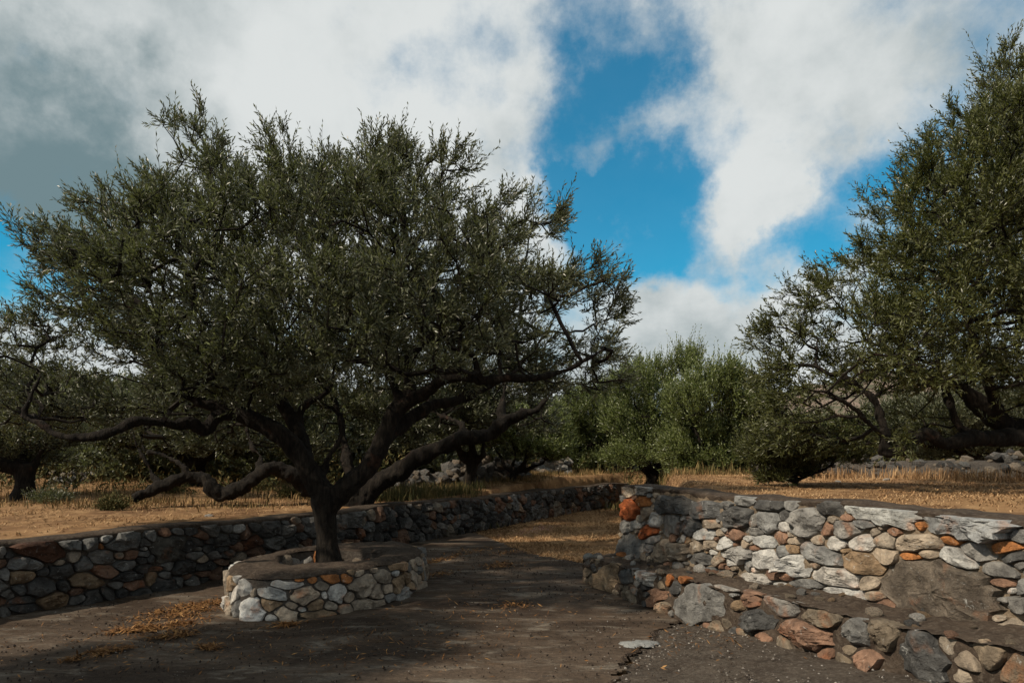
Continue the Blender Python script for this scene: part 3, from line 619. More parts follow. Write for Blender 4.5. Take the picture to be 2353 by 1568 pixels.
def leaf_mesh(name, sp, sd, sl, per, llen, lw, rs, m, acute=.62, updroop=.10):
    n = len(sp); t = (np.arange(per)+.4)/per
    base = sp[:, None]+sd[:, None]*(sl[:, None, None]*t[None, :, None])
    base = base+np.array([0, 0, 1.])*(updroop*sl[:, None, None]*(t**2)[None, :, None])
    ref = nrm(rs.normal(size=(n, 3))); u = nrm(np.cross(sd, ref)); v = np.cross(sd, u)
    k = np.arange(per); ang = (k % 2)*math.pi+(k//2)*math.pi/2
    ang = ang[None]+rs.normal(0, .35, (n, per))
    side = np.cos(ang)[..., None]*u[:, None]+np.sin(ang)[..., None]*v[:, None]
    d = nrm(sd[:, None]*(1-acute*.35)+side*acute*(1.05-.55*t)[None, :, None]+rs.normal(0, .16, (n, per, 3)))
    wd = nrm(np.cross(d, side+.25*rs.normal(size=(n, per, 3)))*1.0)
    L = llen*rs.uniform(.65, 1.2, (n, per, 1))*(1.08-.35*t)[None, :, None]; W = lw*rs.uniform(.8, 1.2, (n, per, 1))
    nn = np.cross(d, wd)
    tip = base+d*L-nn*L*.06; mid = base+d*L*.48+nn*L*.05
    V = np.stack([base, mid+wd*W*.5, tip, mid-wd*W*.5], 2).reshape(-1, 3)
    Q = np.arange(len(V)).reshape(-1, 4)
    clump = rs.uniform(-.16, .16, (n, 1)); tint = np.clip(rs.beta(2.0, 2.6, (n, per))+clump, 0, 1)
    return quad_mesh(name, V, Q, m, tint.ravel())

TREES = []
def build_tree(label, base, limbs, clumps, n_attr, shoots, per, llen=.058, lw=.0125, slen=(.14, .30), voxel=.02, gnarl=.022, seed=0, leaf=None, group='olive trees of the grove',
               up=.55, grow_from=.35, name='olive_tree', cat='olive tree', minz=None, whisps=.06, node=.13, reach=.11):
    rs = np.random.RandomState(seed); base = np.array(base, float); leaf = leaf or M_LEAF
    paths = [catmull(L, .06 if voxel < .03 else .12) for L in limbs]
    # attractors through the crown, thicker towards the skin of each clump
    vol = np.array([c[3]*c[4]*c[5] for c in clumps]); cnt = rs.multinomial(n_attr, vol**.85/(vol**.85).sum()); pts = []; outw = []
    for c, k in zip(clumps, cnt):
        d = nrm(rs.normal(size=(k, 3))); r = rs.uniform(.10, 1, (k, 1))**.45; rr = np.maximum(np.array(c[3:6])-reach, np.array(c[3:6])*.45); pts.append(np.array(c[:3])-np.array([0, 0, reach*.5])+d*r*rr); outw.append(d*r)
    pts = np.concatenate(pts); outw = np.concatenate(outw)
    if minz is not None: k = pts[:, 2] > minz; pts, outw = pts[k], outw[k]
    nodes, par = [], []
    for pth in paths:
        for i, q in enumerate(pth):
            if q[2] > base[2]+grow_from: nodes.append(q[:3]); par.append(-1)
    n0 = len(nodes); NP = np.zeros((n0+len(pts)*14, 3)); NP[:n0] = nodes; PL = np.zeros(len(NP)); PAR = np.full(len(NP), -1); nn = n0
    dist = np.array([np.min(np.linalg.norm(NP[:n0]-p, axis=1)) for p in pts]); order = np.argsort(dist); tips = []
    for i in order:
        p = pts[i]; d = np.linalg.norm(NP[:nn]-p, axis=1); below = np.maximum(0, NP[:nn, 2]-p[2])
        cost = d+.22*PL[:nn]+.8*below; j = int(np.argmin(cost)); a = NP[j]; L = d[j]; k = max(1, min(13, int(L/node)))
        pr = j; bend = rs.normal(0, .07*L, 3); bend[2] -= .10*L
        for s in range(1, k+1):
            t = s/k; q = a+(p-a)*t+bend*4*t*(1-t)*.6+rs.normal(0, .012, 3)*(t < 1)
            NP[nn] = q; PAR[nn] = pr; PL[nn] = PL[pr]+L/k; pr = nn; nn += 1
        tips.append(pr)
    NP, PAR = NP[:nn], PAR[:nn]; w_ = np.zeros(nn)
    tips = np.array(tips); w_[tips] += 1
    for i in range(nn-1, n0-1, -1):
        if PAR[i] >= 0: w_[PAR[i]] += w_[i]
    rad = .0034*np.maximum(w_, 1)**.46
    idx = np.arange(n0, nn); V1, Q1 = prisms(NP[PAR[idx]], NP[idx], np.minimum(rad[PAR[idx]], rad[idx]*1.6), rad[idx], 4)
    # shoots at the twig ends and along the outer twigs
    outer = idx[(w_[idx] <= 3)]
    src = np.concatenate([np.repeat(tips, max(1, int(shoots*.6))), rs.choice(outer, int(len(tips)*shoots*.4))])
    sp = NP[src]+rs.normal(0, .015, (len(src), 3)); cen = np.average(np.array([c[:3] for c in clumps]), axis=0, weights=vol)
    o_ = nrm(sp-(cen-np.array([0, 0, .6]))); tw = nrm(NP[src]-NP[PAR[src]])
    sd = nrm(o_*.55+tw*.55+np.array([0, 0, up])+rs.normal(0, .50, sp.shape)); sl = rs.uniform(slen[0], slen[1], len(sp))
    lng = rs.random_sample(len(sp)) < whisps; sl[lng] *= rs.uniform(1.3, 2.0, lng.sum()); sd[lng] = nrm(sd[lng]+np.array([0, 0, .5]))
    V2, Q2 = prisms(sp, sp+sd*sl[:, None]*.95+np.array([0, 0, .08])*sl[:, None], np.full(len(sp), .0026*llen/.058), np.full(len(sp), .0010), 3)
    root = empty(name, tuple(base)); tag(root, label, cat, group)
    tr = obj('trunk', wood_mesh(paths, voxel, gnarl, seed), root, tuple(-base))
    b = obj('branches', quad_mesh('branches', np.concatenate([V1, V2]), np.concatenate([Q1, Q2+len(V1)]), M_BARK), tr); b['kind'] = 'stuff'
    c = obj('crown', leaf_mesh('crown', sp, sd, sl, per, llen, lw, rs, leaf), root, tuple(-base)); c['kind'] = 'stuff'
    return root

def px_limb(pts, Y): return [(*P(x, y, Y+dy), r) for (x, y, dy, r) in pts]
def px_clumps(lst, Y, depth=1.0, layers=((0, 1.0),)):
    out = []
    for (x, y, rx, ry) in lst:
        for (dy, k) in layers:
            c = P(x, y, Y); s = Y/F; out.append((c[0]*(1+.0*dy), Y+dy, c[2], rx*s*k, depth*k, ry*s*k))
    return out

# ---- the tree in the planter
Y0 = 7.45
main_limbs = [
 [(757,1322,0,.215),(754,1300,0,.165),(752,1280,0,.135),(750,1240,0,.118),(748,1195,0,.122),(746,1155,0,.140),(748,1118,0,.145)],
 [(752,1170,0,.11),(790,1122,-.05,.115),(834,1089,-.08,.105),(859,1049,-.10,.095),(884,998,-.10,.092),(906,947,-.08,.092),(928,926,-.05,.085),(942,898,0,.070),(936,864,.05,.060),(942,817,.10,.055),(975,788,.15,.052),(1008,759,.2,.048),(1022,735,.25,.044),(1012,705,.3,.040),(985,655,.3,.034),(950,600,.35,.026),(930,520,.4,.018)],
 [(915,940,-.05,.075),(950,915,-.15,.072),(982,900,-.25,.066),(1019,868,-.4,.060),(1062,864,-.5,.055),(1109,875,-.6,.050),(1164,867,-.7,.046),(1220,868,-.8,.040),(1300,850,-.9,.030),(1390,800,-1.0,.020)],
 [(915,925,-.05,.05),(910,893,.0,.046),(884,853,.1,.040),(841,831,.25,.034),(783,824,.4,.026),(740,770,.5,.018)],
 [(884,1008,-.10,.08),(912,985,.05,.078),(946,958,.2,.072),(993,933,.4,.066),(1038,922,.6,.056),(1081,907,.8,.050),(1125,886,1.0,.042),(1190,840,1.2,.034),(1260,760,1.3,.024)],
 [(748,1140,0,.13),(724,1105,-.05,.125),(700,1062,-.10,.115),(663,1013,-.15,.105),(612,980,-.2,.098),(561,955,-.25,.090),(521,935,-.3,.080),(474,928,-.35,.062),(439,912,-.4,.050),(404,878,-.5,.040),(380,830,-.55,.034),(360,760,-.6,.026),(340,640,-.6,.018)],
 [(545,950,-.25,.07),(497,957,-.35,.066),(473,988,-.45,.068),(439,971,-.55,.060),(404,975,-.7,.054),(355,968,-.85,.050),(308,968,-1.0,.052),(257,992,-1.1,.052),(206,1004,-1.15,.044),(150,1003,-1.2,.036),(120,994,-1.2,.030),(92,971,-1.2,.027),(58,957,-1.2,.024),(66,920,-1.2,.020),(95,860,-1.1,.015)],
 [(705,1060,-.05,.085),(700,1035,.05,.082),(685,991,.15,.078),(661,950,.25,.072),(640,912,.3,.066),(617,890,.35,.062),(590,886,.4,.056),(568,896,.45,.046),(563,870,.5,.042),(575,825,.6,.036),(585,770,.7,.030),(560,680,.8,.022)],
 [(690,1000,.15,.045),(688,953,.25,.042),(706,926,.3,.040),(745,906,.4,.036),(761,875,.5,.030),(768,830,.6,.026),(775,760,.7,.020)],
 [(742,1085,0,.05),(752,1055,.0,.036),(768,1030,.0,.032),(786,994,.0,.030),(781,965,.02,.026),(788,945,.02,.018)],
]
main_limbs = [px_limb(L, Y0) for L in main_limbs]
main_px = [(80,720,85,100),(90,840,85,80),(170,600,100,90),(240,720,140,130),(210,880,120,80),(270,500,85,80),(360,440,95,95),(370,560,150,140),(400,760,160,120),(400,880,120,60),
 (480,350,95,75),(530,450,140,130),(560,640,160,140),(570,800,140,100),(660,355,75,85),(700,480,140,130),(740,660,150,130),(740,800,110,80),
 (890,345,85,75),(880,450,130,120),(900,640,150,120),(880,780,110,70),(1040,430,85,90),(1040,570,130,120),(1060,730,140,100),(1180,510,90,75),(1200,660,130,110),(1220,800,140,70),
 (1260,520,45,55),(1350,650,100,80),(1400,720,75,90),(1350,820,100,60),(60,760,70,80),(770,400,80,80),(170,570,80,70),(240,950,110,50),(420,930,110,45),(560,890,110,45),(60,960,90,50),(50,900,80,60),(150,960,90,40),(1380,870,80,40),(1300,880,90,40),(640,880,90,50),(900,860,90,50),(1060,850,110,50),(130,930,110,50),(300,930,110,45),(1240,870,110,40),(480,860,120,60)]
main_cl = []
for i, (x, y, rx, ry) in enumerate(main_px):
    s = Y0/F; c = P(x, y, Y0)
    inner = max(0, 1-math.hypot((x-720)/760, (y-640)/420))      # the middle of the crown is deeper
    main_cl.append((c[0], Y0+[.25, -.25, .0][i % 3], c[2], rx*s, .75, ry*s))
    if inner > .15:
        for sg in (-1, 1):
            yy = Y0+sg*(.9+1.1*inner); q = P(720+(x-720)*.84, 690+(y-690)*.82, yy); k = .88*yy/F
            main_cl.append((q[0], yy, q[2], rx*k, .75, ry*k))
build_tree('old olive tree with wide dark crown growing inside the round stone planter', P(757, 1318, Y0), main_limbs, main_cl, 3500, 6, 11, llen=.070, lw=.0148, seed=3, up=.30, slen=(.12, .26), voxel=.019, gnarl=.020, grow_from=1.25)

# ---- the old tree behind the long wall
Y1 = 11.4
b_limbs = [
 [(800,1172,0,.30),(805,1150,0,.27),(815,1120,.05,.24)],
 [(820,1160,0,.22),(838,1140,0,.21),(862,1112,0,.20),(910,1085,-.1,.185),(957,1053,-.2,.17),(1019,1024,-.3,.155),(1070,1004,-.3,.15),(1120,1000,-.3,.14),(1149,976,-.3,.15),(1182,958,-.3,.11),(1236,936,-.3,.06),(1280,890,-.2,.04)],
 [(1149,976,-.3,.10),(1150,945,-.2,.09),(1158,900,0,.06),(1170,830,.2,.04)],
 [(1060,1005,-.3,.10),(1062,975,-.2,.07),(1035,962,0,.06),(1000,945,.2,.05),(960,880,.4,.03)],
 [(800,1160,0,.24),(760,1140,0,.20),(707,1118,-.1,.18),(678,1093,-.2,.16),(630,1072,-.3,.15),(594,1089,-.4,.14),(554,1118,-.5,.15),(507,1138,-.6,.15),(480,1108,-.6,.12),(463,1097,-.6,.11),(421,1097,-.7,.11),(377,1115,-.8,.105),(340,1130,-.9,.10),(305,1142,-1.0,.085)],
 [(372,1112,-.8,.07),(352,1095,-.8,.055),(340,1066,-.8,.05),(325,1040,-.8,.045),(308,1005,-.8,.035),(300,940,-.7,.025)],
 [(440,1097,-.7,.06),(421,1073,-.7,.055),(395,1054,-.6,.05),(360,1040,-.6,.045),(332,1036,-.5,.04),(325,1000,-.5,.03)],
 [(590,1088,-.3,.08),(600,1050,-.1,.06),(575,1020,.1,.05),(560,960,.3,.04),(520,900,.4,.03)],
 [(820,1125,.05,.16),(800,1070,.3,.12),(790,1010,.6,.09),(770,930,.9,.07),(720,840,1.2,.05)],
 [(840,1110,.05,.14),(870,1040,.5,.10),(900,960,.9,.08),(940,860,1.2,.05)],
]
b_px = [(330,960,110,70),(420,900,130,80),(470,1000,110,50),(560,930,130,80),(640,860,140,90),(650,1000,90,45),(740,900,120,80),(740,1010,80,50),(800,780,150,100),(860,930,110,70),(900,1000,80,45),(960,860,130,90),(990,960,100,60),(1090,830,130,90),(1100,930,100,60),(1190,880,110,70),(1230,960,80,50),(820,660,130,90),(960,720,130,90)]
build_tree('massive old olive tree with sprawling black limbs just behind the long wall', P(800, 1166, Y1), [px_limb([(a, b_, c, r*(.82 if r < .2 else .9)) for a, b_, c, r in L], Y1) for L in b_limbs],
           px_clumps(b_px, Y1+.9, 1.0), 1900, 6, 11, llen=.078, lw=.021, slen=(.16, .34), seed=8, voxel=.034, gnarl=.045, grow_from=.5)

# ---- the tree at the right edge
Y2 = 8.6
f_limbs = [
 [(2500,1150,0,.30),(2490,1090,0,.27),(2460,1040,0,.24)],
 [(2470,1050,0,.17),(2400,1010,-.1,.15),(2352,1004,-.2,.115),(2270,1006,-.3,.10),(2213,1008,-.4,.09),(2173,1018,-.45,.084),(2145,1004,-.5,.08),(2118,997,-.5,.076),(2086,1022,-.55,.074),(2055,1038,-.6,.072),(2028,1036,-.6,.066),(2034,1004,-.6,.06),(2023,964,-.55,.05),(2011,925,-.5,.045),(1980,893,-.5,.036),(1930,860,-.5,.026)],
 [(2030,1000,-.6,.04),(2000,975,-.7,.036),(1964,940,-.8,.030),(1900,900,-.9,.022)],
 [(2460,1045,0,.20),(2380,1000,.1,.16),(2330,985,.1,.14),(2292,964,.1,.125),(2244,925,.1,.11),(2210,896,.1,.09),(2185,877,.1,.08),(2150,868,.1,.07),(2110,873,.1,.06),(2070,846,.1,.045),(2020,780,.1,.03)],
 [(2260,1002,-.3,.06),(2209,984,-.2,.05),(2188,948,-.2,.045),(2175,905,-.1,.035),(2160,840,0,.025)],
 [(2460,1040,0,.18),(2440,960,.1,.15),(2400,860,.2,.12),(2360,740,.3,.09),(2320,600,.3,.06),(2270,450,.3,.035)],
 [(2480,1050,0,.18),(2520,940,.2,.14),(2530,800,.3,.11),(2500,600,.4,.08),(2480,400,.4,.05)],
 [(2300,968,.1,.07),(2270,880,-.2,.06),(2230,760,-.4,.045),(2180,640,-.5,.03)],
]
f_px = [(2350,240,100,110),(2290,330,90,90),(2170,320,80,90),(2090,430,85,90),(2200,470,110,100),(2320,480,110,110),(2040,560,80,70),(2130,610,120,100),(2270,640,120,110),(1950,640,80,65),(1990,720,110,80),(2110,760,120,90),(2250,800,120,90),(1850,680,75,65),(1790,760,65,65),(1880,780,100,75),(1980,850,110,75),(1790,840,60,45),(1850,900,90,60),(2100,890,100,50),(1880,990,75,40),(1960,960,70,50),
 (1790,900,70,50),(1850,960,80,50),(1800,860,70,50),(1900,880,80,55),(1870,1000,80,45),(1800,1010,60,40),(1790,930,60,45),(1780,970,50,45),(1920,1010,70,38),(1990,1010,60,40),(2080,960,80,50),(2200,960,80,50),(2340,880,90,70),(2440,250,130,150),(2430,450,140,150),(2450,700,140,140),(2560,350,150,170),(2570,600,160,170),(2640,800,150,130),(2300,160,50,60),(2360,130,40,50)]
f_cl = []
for i, (x, y, rx, ry) in enumerate(f_px):
    s = Y2/F; c = P(x, y, Y2); f_cl.append((c[0], Y2+[.3, -.3, .0][i % 3], c[2], rx*s, .8, ry*s))
    if x > 1950 and y < 900:
        for sg in (-1, 1): yy = Y2+sg*1.35; q = P(2400+(x-2400)*.86, 640+(y-640)*.86, yy); k = .9*yy/F; f_cl.append((q[0], yy, q[2], rx*k, .8, ry*k))
build_tree('tall olive tree leaning in from the right edge over dry grass', (P(2500, 1150, Y2)[0], Y2, 1.08), [px_limb(L, Y2) for L in f_limbs], f_cl, 3300, 6, 12, llen=.070, lw=.0165, up=.32, seed=14, voxel=.024, gnarl=.028, grow_from=.6, leaf=M_LEAF3)

# ---- trees of the middle distance
def free_tree(label, px, Y, base_px_y, crown_px, n_attr, seed, leaf=None, trunk_r=.17, lean=0., depth=1.3, llen=.095, lw=.028, shoots=5, per=10, group='olive trees of the grove', up=.9, fork=.5, nl=5, name='olive_tree', cat='olive tree', slen=(.22, .45), whisps=.2):
    rg = random.Random(seed); b = P(px, base_px_y, Y); b[2] = float(land(b[0], b[1]))-.05
    n_attr = int(n_attr*1.7); cl = px_clumps(crown_px, Y, depth); cl = [(c[0], c[1]+rg.uniform(-.5, .5)*depth, *c[2:]) for c in cl]; limbs = []
    fz = b[2]+fork; fk = np.array([b[0]+lean*fork, b[1], fz])
    limbs.append([(*b, trunk_r*1.25), (*(b*.5+fk*.5+np.array([rg.uniform(-.05, .05), 0, 0])), trunk_r), (*fk, trunk_r*.95), (*(fk+np.array([0, 0, .12])), trunk_r*.8)])
    tg = sorted(cl, key=lambda c: c[0]); tg = [tg[int((i+.5)/nl*len(tg))] for i in range(nl)]
    for c in tg:
        t = np.array(c[:3]); d = t-fk; pts = [(*fk, trunk_r*.75)]
        for k in (.2, .4, .6, .8, 1.0):
            q = fk+d*np.array([k**.8, k**.9, k**1.15])+np.array([rg.uniform(-1, 1), rg.uniform(-1, 1), rg.uniform(-.6, .6)])*.07*np.linalg.norm(d)*(k < 1); pts.append((*q, max(.02, trunk_r*.7*(1-k)**.8)))
        limbs.append(pts)
    return build_tree(label, b, limbs, cl, n_attr, shoots, per, llen=llen, lw=lw, slen=slen, seed=seed, voxel=.05 if trunk_r > .1 else (.03 if trunk_r > .05 else .012), gnarl=.03 if trunk_r > .1 else .012, leaf=leaf, up=up, grow_from=fork, group=group, whisps=whisps, node=.2, name=name, cat=cat)

free_tree('bright bushy olive tree with upright shoots, right of the two behind the wall ends', 1640, 16.5, 1092, [(1640,880,75,45),(1580,930,70,60),(1690,930,65,60),(1620,1000,85,55),(1700,1000,55,50),(1560,1030,45,40),(1650,1055,80,35),(1740,960,35,50),(1590,1070,50,25),(1720,1055,50,35)], 620, 41, M_LEAF2, .14, 0, 1.2, fork=.35)
free_tree('bright tall olive tree with upright shoots, left of the two behind the wall ends', 1500, 19.5, 1090, [(1500,860,60,45),(1560,840,40,35),(1450,890,60,50),(1520,940,70,60),(1430,960,60,50),(1480,1010,70,40),(1580,940,50,60),(1440,1050,60,28),(1530,1050,60,28)], 560, 42, M_LEAF2, .19, 0, 1.3, fork=.7)
free_tree('rounded green olive tree beyond the far end of the long wall', 1392, 22.5, 1094, [(1340,930,65,45),(1400,920,50,50),(1290,970,60,45),(1370,990,70,45),(1310,1020,60,30),(1420,1000,40,40),(1350,1055,70,22),(1260,1030,45,26)], 560, 43, M_LEAF2, .28, 0, 1.4, fork=.8)
free_tree('low spreading olive tree with thin bent stems in front of the rubble heap', 1180, 17.0, 1120, [(1180,980,70,45),(1250,990,60,40),(1120,1000,50,35),(1220,1030,60,28),(1270,1040,40,25)], 380, 44, M_LEAF2, .09, .1, 1.0, fork=.3, nl=6)
free_tree('slim olive tree with a leaning dark trunk right of the sprawling limbs', 1075, 15.5, 1115, [(1080,960,70,50),(1020,970,60,40),(1130,960,50,40),(1050,1010,60,30)], 380, 45, None, .13, .25, 1.0, fork=.6)
free_tree('dark olive tree with a stout trunk at the left edge', 50, 12.0, 1160, [(20,960,90,50),(-60,980,100,70),(100,1010,60,35),(-20,1040,110,50),(40,880,70,45),(-140,900,110,100),(-120,1040,90,50)], 620, 46, None, .17, .1, 1.2, llen=.07, lw=.017, fork=.55)
free_tree('shaded olive tree with a thick trunk under the cut limb', 450, 15.5, 1160, [(420,1010,80,45),(500,990,80,50),(360,980,70,45),(560,1010,70,45),(460,930,110,50),(310,1010,50,35)], 620, 47, None, .24, 0, 1.3, fork=.75)
free_tree('distant olive tree seen left of the planter trunk', 640, 21.0, 1130, [(600,1010,70,40),(680,1010,70,40),(640,960,90,45),(720,1020,50,35),(560,1030,50,28)], 420, 48, None, .2, 0, 1.4, fork=.7)
free_tree('distant olive tree seen between the planter tree and the old limb', 900, 20.0, 1125, [(860,1000,70,45),(940,1010,70,40),(900,950,90,45),(980,1030,50,28),(840,1040,45,25)], 420, 49, None, .2, 0, 1.4, fork=.7)
free_tree('small olive thicket sprouting behind the right wall below the tall tree', 1825, 9.6, 1118, [(1830,1020,65,35),(1755,1030,50,35),(1890,1045,45,26),(1800,1055,75,30),(1740,1040,40,34),(1850,1075,60,24),(1930,1040,40,24),(1770,1092,40,18)], 420, 50, M_LEAF3, .035, .1, .5, llen=.062, lw=.014, fork=.12, nl=6, slen=(.12, .30), up=.5, whisps=.25)
free_tree('dark olive tree far right behind the rubble wall', 2250, 16.5, 1090, [(2150,960,80,50),(2250,950,90,60),(2350,950,80,60),(2200,1030,80,35),(2300,1030,90,35),(2080,1000,50,35)], 520, 51, None, .22, 0, 1.3, fork=.6)
free_tree('faint olive tree between the bright pair and the tall right tree', 1880, 24.0, 1085, [(1850,990,70,35),(1920,1000,60,35),(1800,1020,50,25),(1970,1010,50,30)], 380, 52, M_LEAF2, .2, 0, 1.4, fork=.8)
free_tree('pale far olive tree at the left beyond the stump', 230, 27.0, 1110, [(200,1030,50,25),(270,1020,60,30),(330,1040,40,20),(150,1045,40,20)], 380, 53, None, .22, 0, 1.6, llen=.11, lw=.03, fork=.8)
def copy_tree(o, loc, rz, sc):
    r = o.copy(); COL.objects.link(r); r.location = loc; r.rotation_euler = (0, 0, rz); r.scale = (sc, sc, sc)
    for ch in o.children:
        c = ch.copy(); COL.objects.link(c); c.parent = r
        for g in ch.children: d = g.copy(); COL.objects.link(d); d.parent = c
    return r
far = free_tree('far olive tree closing the view at the back of the grove', 980, 33.0, 1090, [(940,1000,60,38),(1010,1000,60,38),(975,965,70,30),(900,1035,45,24),(1050,1035,45,24),(975,1050,70,20),(930,1058,50,16),(1030,1058,50,16)], 480, 58, None, .26, 0, 1.9, llen=.15, lw=.05, fork=.5, group='far olive trees at the back of the grove')
rgf = random.Random(12)
for px, Y in [(-80, 30), (60, 36), (180, 44), (300, 33), (420, 27), (520, 36), (620, 29), (730, 38), (810, 27), (880, 42), (1080, 30), (1160, 38), (1240, 29), (1330, 36), (1440, 31), (1560, 34), (1680, 30), (1800, 36), (1980, 32), (2100, 27), (2230, 34), (2350, 28), (2450, 33), (120, 20), (230, 23), (350, 20.5), (560, 24), (760, 24.5), (860, 22.5), (1000, 24), (40, 25), (300, 18.5), (480, 20), (660, 18.5), (1060, 21)]:
    x, y = (px-1176)/F*Y, Y; copy_tree(far, (x, y, float(land(x, y))-.05), rgf.uniform(0, 6.28), rgf.uniform(.75, 1.05))
# olive tree added out of view on the left to shade the foreground
free_tree('unseen olive tree added on the left to shade the foreground', -1330, 3.1, 1300, [(-1330,60,560,360),(-1120,330,420,320),(-1600,330,460,320),(-1330,520,600,240),(-1250,-150,420,250)], 800, 54, None, .2, 0, 1.15, llen=.075, lw=.021, fork=1.1, up=.4, slen=(.16, .34))

# ------------------------------------------------------------------ dry-stone rubble behind
def rubble(label, path, height, width, n, seed, size=(.09, .20), pale=0.):
    rg = random.Random(seed); path = np.array(path); L = np.concatenate([[0], np.cumsum(np.hypot(*np.diff(path, axis=0).T))])
    b = path[len(path)//2]; base = (b[0], b[1], float(land(b[0], b[1]))); root = empty('rubble_wall', base); tag(root, label, 'stone wall', 'tumbled dry stone walls in the grove')
    for i in range(n):
        s = rg.uniform(0, L[-1]); x = np.interp(s, L, path[:, 0]); y = np.interp(s, L, path[:, 1]); e = rg.uniform(-1, 1)
        t = np.array([np.interp(s+.1, L, path[:, 0])-x, np.interp(s+.1, L, path[:, 1])-y]); t = t/(np.linalg.norm(t)+1e-6); nx = np.array([t[1], -t[0]])
        hh = height*(1+.3*math.sin(s*1.1+seed)); k = rg.uniform(0, 1)
        ww = width*(1-.6*k)*.5; q = np.array([x, y])+nx*e*ww; z = float(land(q[0], q[1]))+k*hh*(1-.35*abs(e))
        sz = rg.uniform(*size); o = obj('stone', rock_mesh(rg.randint(0, 9), 1), root, (q[0]-base[0], q[1]-base[1], z-base[2]))
        o.scale = (sz*rg.uniform(.8, 1.3), sz*rg.uniform(.7, 1.1), sz*rg.uniform(.5, .9)); o.rotation_euler = (rg.uniform(-.5, .5), rg.uniform(-.5, .5), rg.uniform(0, 6.28))
        c = CLR[rg.choice('ggdbgbd' if rg.random() > pale else 'llbgb')]; o.color = (c[0]*.68, c[1]*.68, c[2]*.68, 1)
    xs = []; nu = 40
    for j in range(7):
        for i in range(nu):
            s = i/(nu-1)*L[-1]; x = np.interp(s, L, path[:, 0]); y = np.interp(s, L, path[:, 1]); a = (j/6-.5)*2
            t = np.array([np.interp(s+.1, L, path[:, 0])-np.interp(s-.1, L, path[:, 0]), np.interp(s+.1, L, path[:, 1])-np.interp(s-.1, L, path[:, 1])]); t = t/np.linalg.norm(t); nx = np.array([t[1], -t[0]])
            q = np.array([x, y])+nx*a*width*.5; xs.append((q[0]-base[0], q[1]-base[1], float(land(q[0], q[1]))-base[2]-.1+(1-a*a)*height*.85))
    i = np.arange(nu-1)[None, :]+np.arange(6)[:, None]*nu; Q = np.stack([i, i+1, i+1+nu, i+nu], -1).reshape(-1, 4)
    obj('earth_core', quad_mesh('earth_core', xs, Q, M_CEMENT, smooth=True), root)
def XY(px, Y): return ((px-1176)/F*Y, Y)
rubble('tumbled grey rubble wall behind the sprawling limb, left of the pale heap', [XY(850, 15.0), XY(980, 16.0), XY(1100, 17.0), XY(1200, 18.3)], .45, .9, 280, 61)
rubble('pale heap of white stones beyond the far half of the long wall', [XY(1225, 20.5), XY(1260, 20.6), XY(1300, 20.8)], .55, 1.3, 170, 62, (.09, .17), .75)
rubble('grey rubble wall in the shade under the bright olive pair', [XY(1330, 23.5), XY(1450, 23.0), XY(1570, 21.5), XY(1720, 18.5)], .5, .9, 240, 63)
rubble('grey dry stone wall across the dry grass under the tall right tree', [XY(1740, 14.8), XY(1900, 14.0), XY(2000, 13.6), XY(2150, 13.2), XY(2330, 13.2)], .52, .8, 300, 64, (.08, .17))
rubble('small scatter of pale stones on the slope at far left', [XY(120, 16.0), XY(170, 16.5), XY(210, 17.5)], .25, .8, 60, 65, (.08, .16), .4)

# ------------------------------------------------------------------ hills
def hill(name, cx, cy, rx, ry, h, m):
    n = 48; xs = np.linspace(-1, 1, n); X, Y = np.meshgrid(xs, xs); r = np.hypot(X, Y)
    Z = np.array([[h*max(0, 1-rr**1.6)*(1+.35*fbm(x*2, y*2, cx*.01, 1.3)) for x, y, rr in zip(a, b, c)] for a, b, c in zip(X, Y, r)])-1.5
    V = np.stack([cx+X*rx, cy+Y*ry, Z], -1).reshape(-1, 3); i = np.arange(n-1)[None, :]+np.arange(n-1)[:, None]*n
    Q = np.stack([i, i+1, i+1+n, i+n], -1).reshape(-1, 4); o = obj(name, quad_mesh(name, V, Q, m, smooth=True)); tag(o, kind='structure')
mh, nh, bh = mat('hill_scrub'); ph_ = geo_pos(nh)
nh.set(bh.inputs['Base Color'], nh.mix(nh.ramp(nh.noise(ph_, .09, 8, .7, .6), .44, .58), (.17, .125, .10), (.06, .062, .035))); bh.inputs['Roughness'].default_value = 1
hill('hill', 300, 520, 250, 170, 62, mh)
hill('hill', -420, 900, 380, 200, 26, mh)

